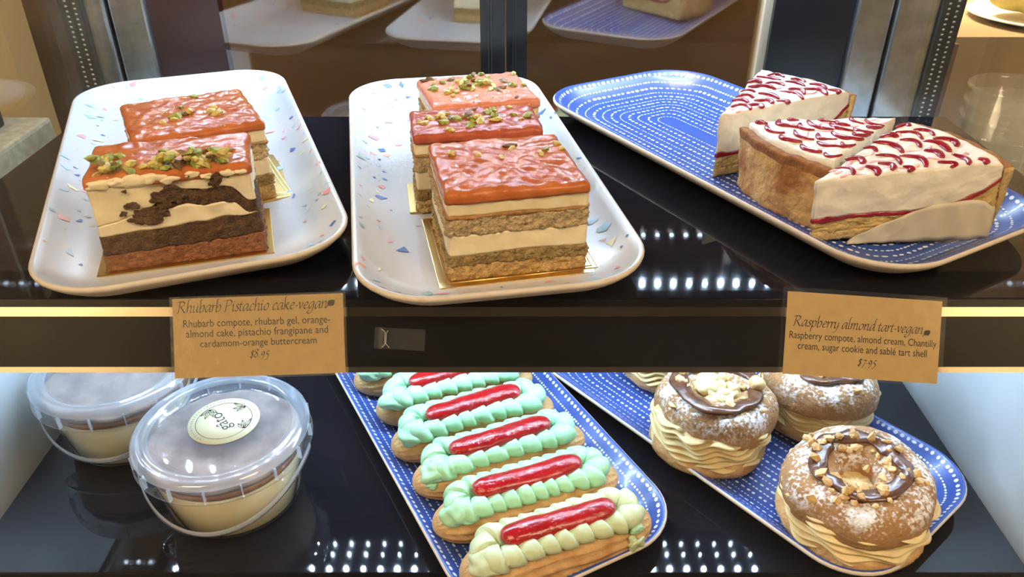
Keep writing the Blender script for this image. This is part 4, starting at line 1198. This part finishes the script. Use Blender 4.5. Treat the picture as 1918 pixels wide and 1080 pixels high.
# ------------------------------------------------------------------ beyond the glass
o = part('stone_counter', boxm('stone_counter', -0.80, -0.358, 0.40, 0.60, -0.03, -0.002, M['granite']), None, bevel=0.003)
tag(o, 'speckled grey stone counter outside the left glass', 'counter')
g = thing('glass_cake_box', 'clear box with black base on the stone counter', 'display box', (-0.50, 0.56, -0.002))
part('base', boxm('base', -0.20, 0.118, -0.02, 0.02, 0, 0.020, M['black']), g, bevel=0.002)
part('pane', boxm('pane', -0.20, 0.100, -0.003, 0.001, 0.020, 0.30, M['side_glass']), g)
part('pane_edge', boxm('pane_edge', 0.100, 0.103, -0.003, 0.001, 0.020, 0.30, M['cream_edge']), g)
o = part('counter_stand', boxm('counter_stand', -0.80, -0.42, 0.42, 0.59, -1.0, -0.0305, M['brown_panel']), None)
tag(o, 'dark brown stand under the stone counter', 'stand')
# staff side
setbox('wall_4', (-0.95, 0.40, 1.02, 1.06, -1.0, 1.2), M['brown_wall'], 'brown partition behind the sliding doors')
setbox('trim_1', (-0.62, -0.56, 0.90, 0.95, -1.0, 0.6), M['cream_wall'], 'cream upright beyond the left glass')
o = part('wall_cabinet', boxm('wall_cabinet', -0.86, -0.60, 0.955, 1.015, -0.20, -0.03, M['brown_panel']), None)
tag(o, 'brown cabinet beyond the left glass', 'cabinet')
o = part('side_counter', boxm('side_counter', 0.42, 1.2, 0.95, 1.5, -1.0, -0.03, M['wood']), None)
tag(o, 'tan wooden counter beyond the right glass', 'counter')
pl = thing('pastry_plate', 'white plate on the tan counter beyond the right glass', 'plate', (0.66, 1.03, -0.03))
part('dish', lathe('dish', [(0, 0), (0.05, 0), (0.085, 0.008), (0.084, 0.010), (0.05, 0.003), (0, 0.003)], 48, M['white']), pl)
pp = thing('pastry', 'yellow green pastry on the white plate at upper right', 'pastry', (0.66, 1.03, -0.0255))
part('crust', lump('crust', 0.05, M['pastry'], 5, 0.3, 4, (1.1, 0.8, 0.5), True), pp, (0, 0, 0.026))
dk = part('dark_box', boxm('dark_box', 0.43, 0.475, 0.86, 0.93, -0.40, -0.015, M['brown_panel']), None)
tag(dk, 'dark box standing between the steel post and the cups', 'box')
o = part('cup_stand', boxm('cup_stand', 0.44, 0.85, 0.70, 0.845, -1.0, -0.36, M['wood']), None)
tag(o, 'tan stand under the clear cups', 'stand')
CUP = lathe('cup', [(0.030, 0.0), (0.0305, 0.0005), (0.0440, 0.100), (0.0462, 0.101), (0.0462, 0.104), (0.0452, 0.1045)], 40, M['cup'], caps=(True, False))
ORD = ['topmost', 'second', 'third', 'fourth', 'fifth', 'sixth', 'seventh', 'eighth', 'ninth', 'tenth', 'eleventh', 'twelfth', 'thirteenth', 'fourteenth', 'fifteenth', 'lowest']
for sx, wh in ((0.500, 'nearer the steel post'), (0.602, 'at the right picture edge')):
    for q in range(16):
        o = part('cup', CUP, None, (sx, 0.775, -0.36 + q * 0.0148))
        tag(o, ('%s clear plastic cup' + ('' if q in (0, 15) else ' from the top') + ' of the stack %s') % (ORD[15 - q], wh), 'cup', 'clear plastic cups')
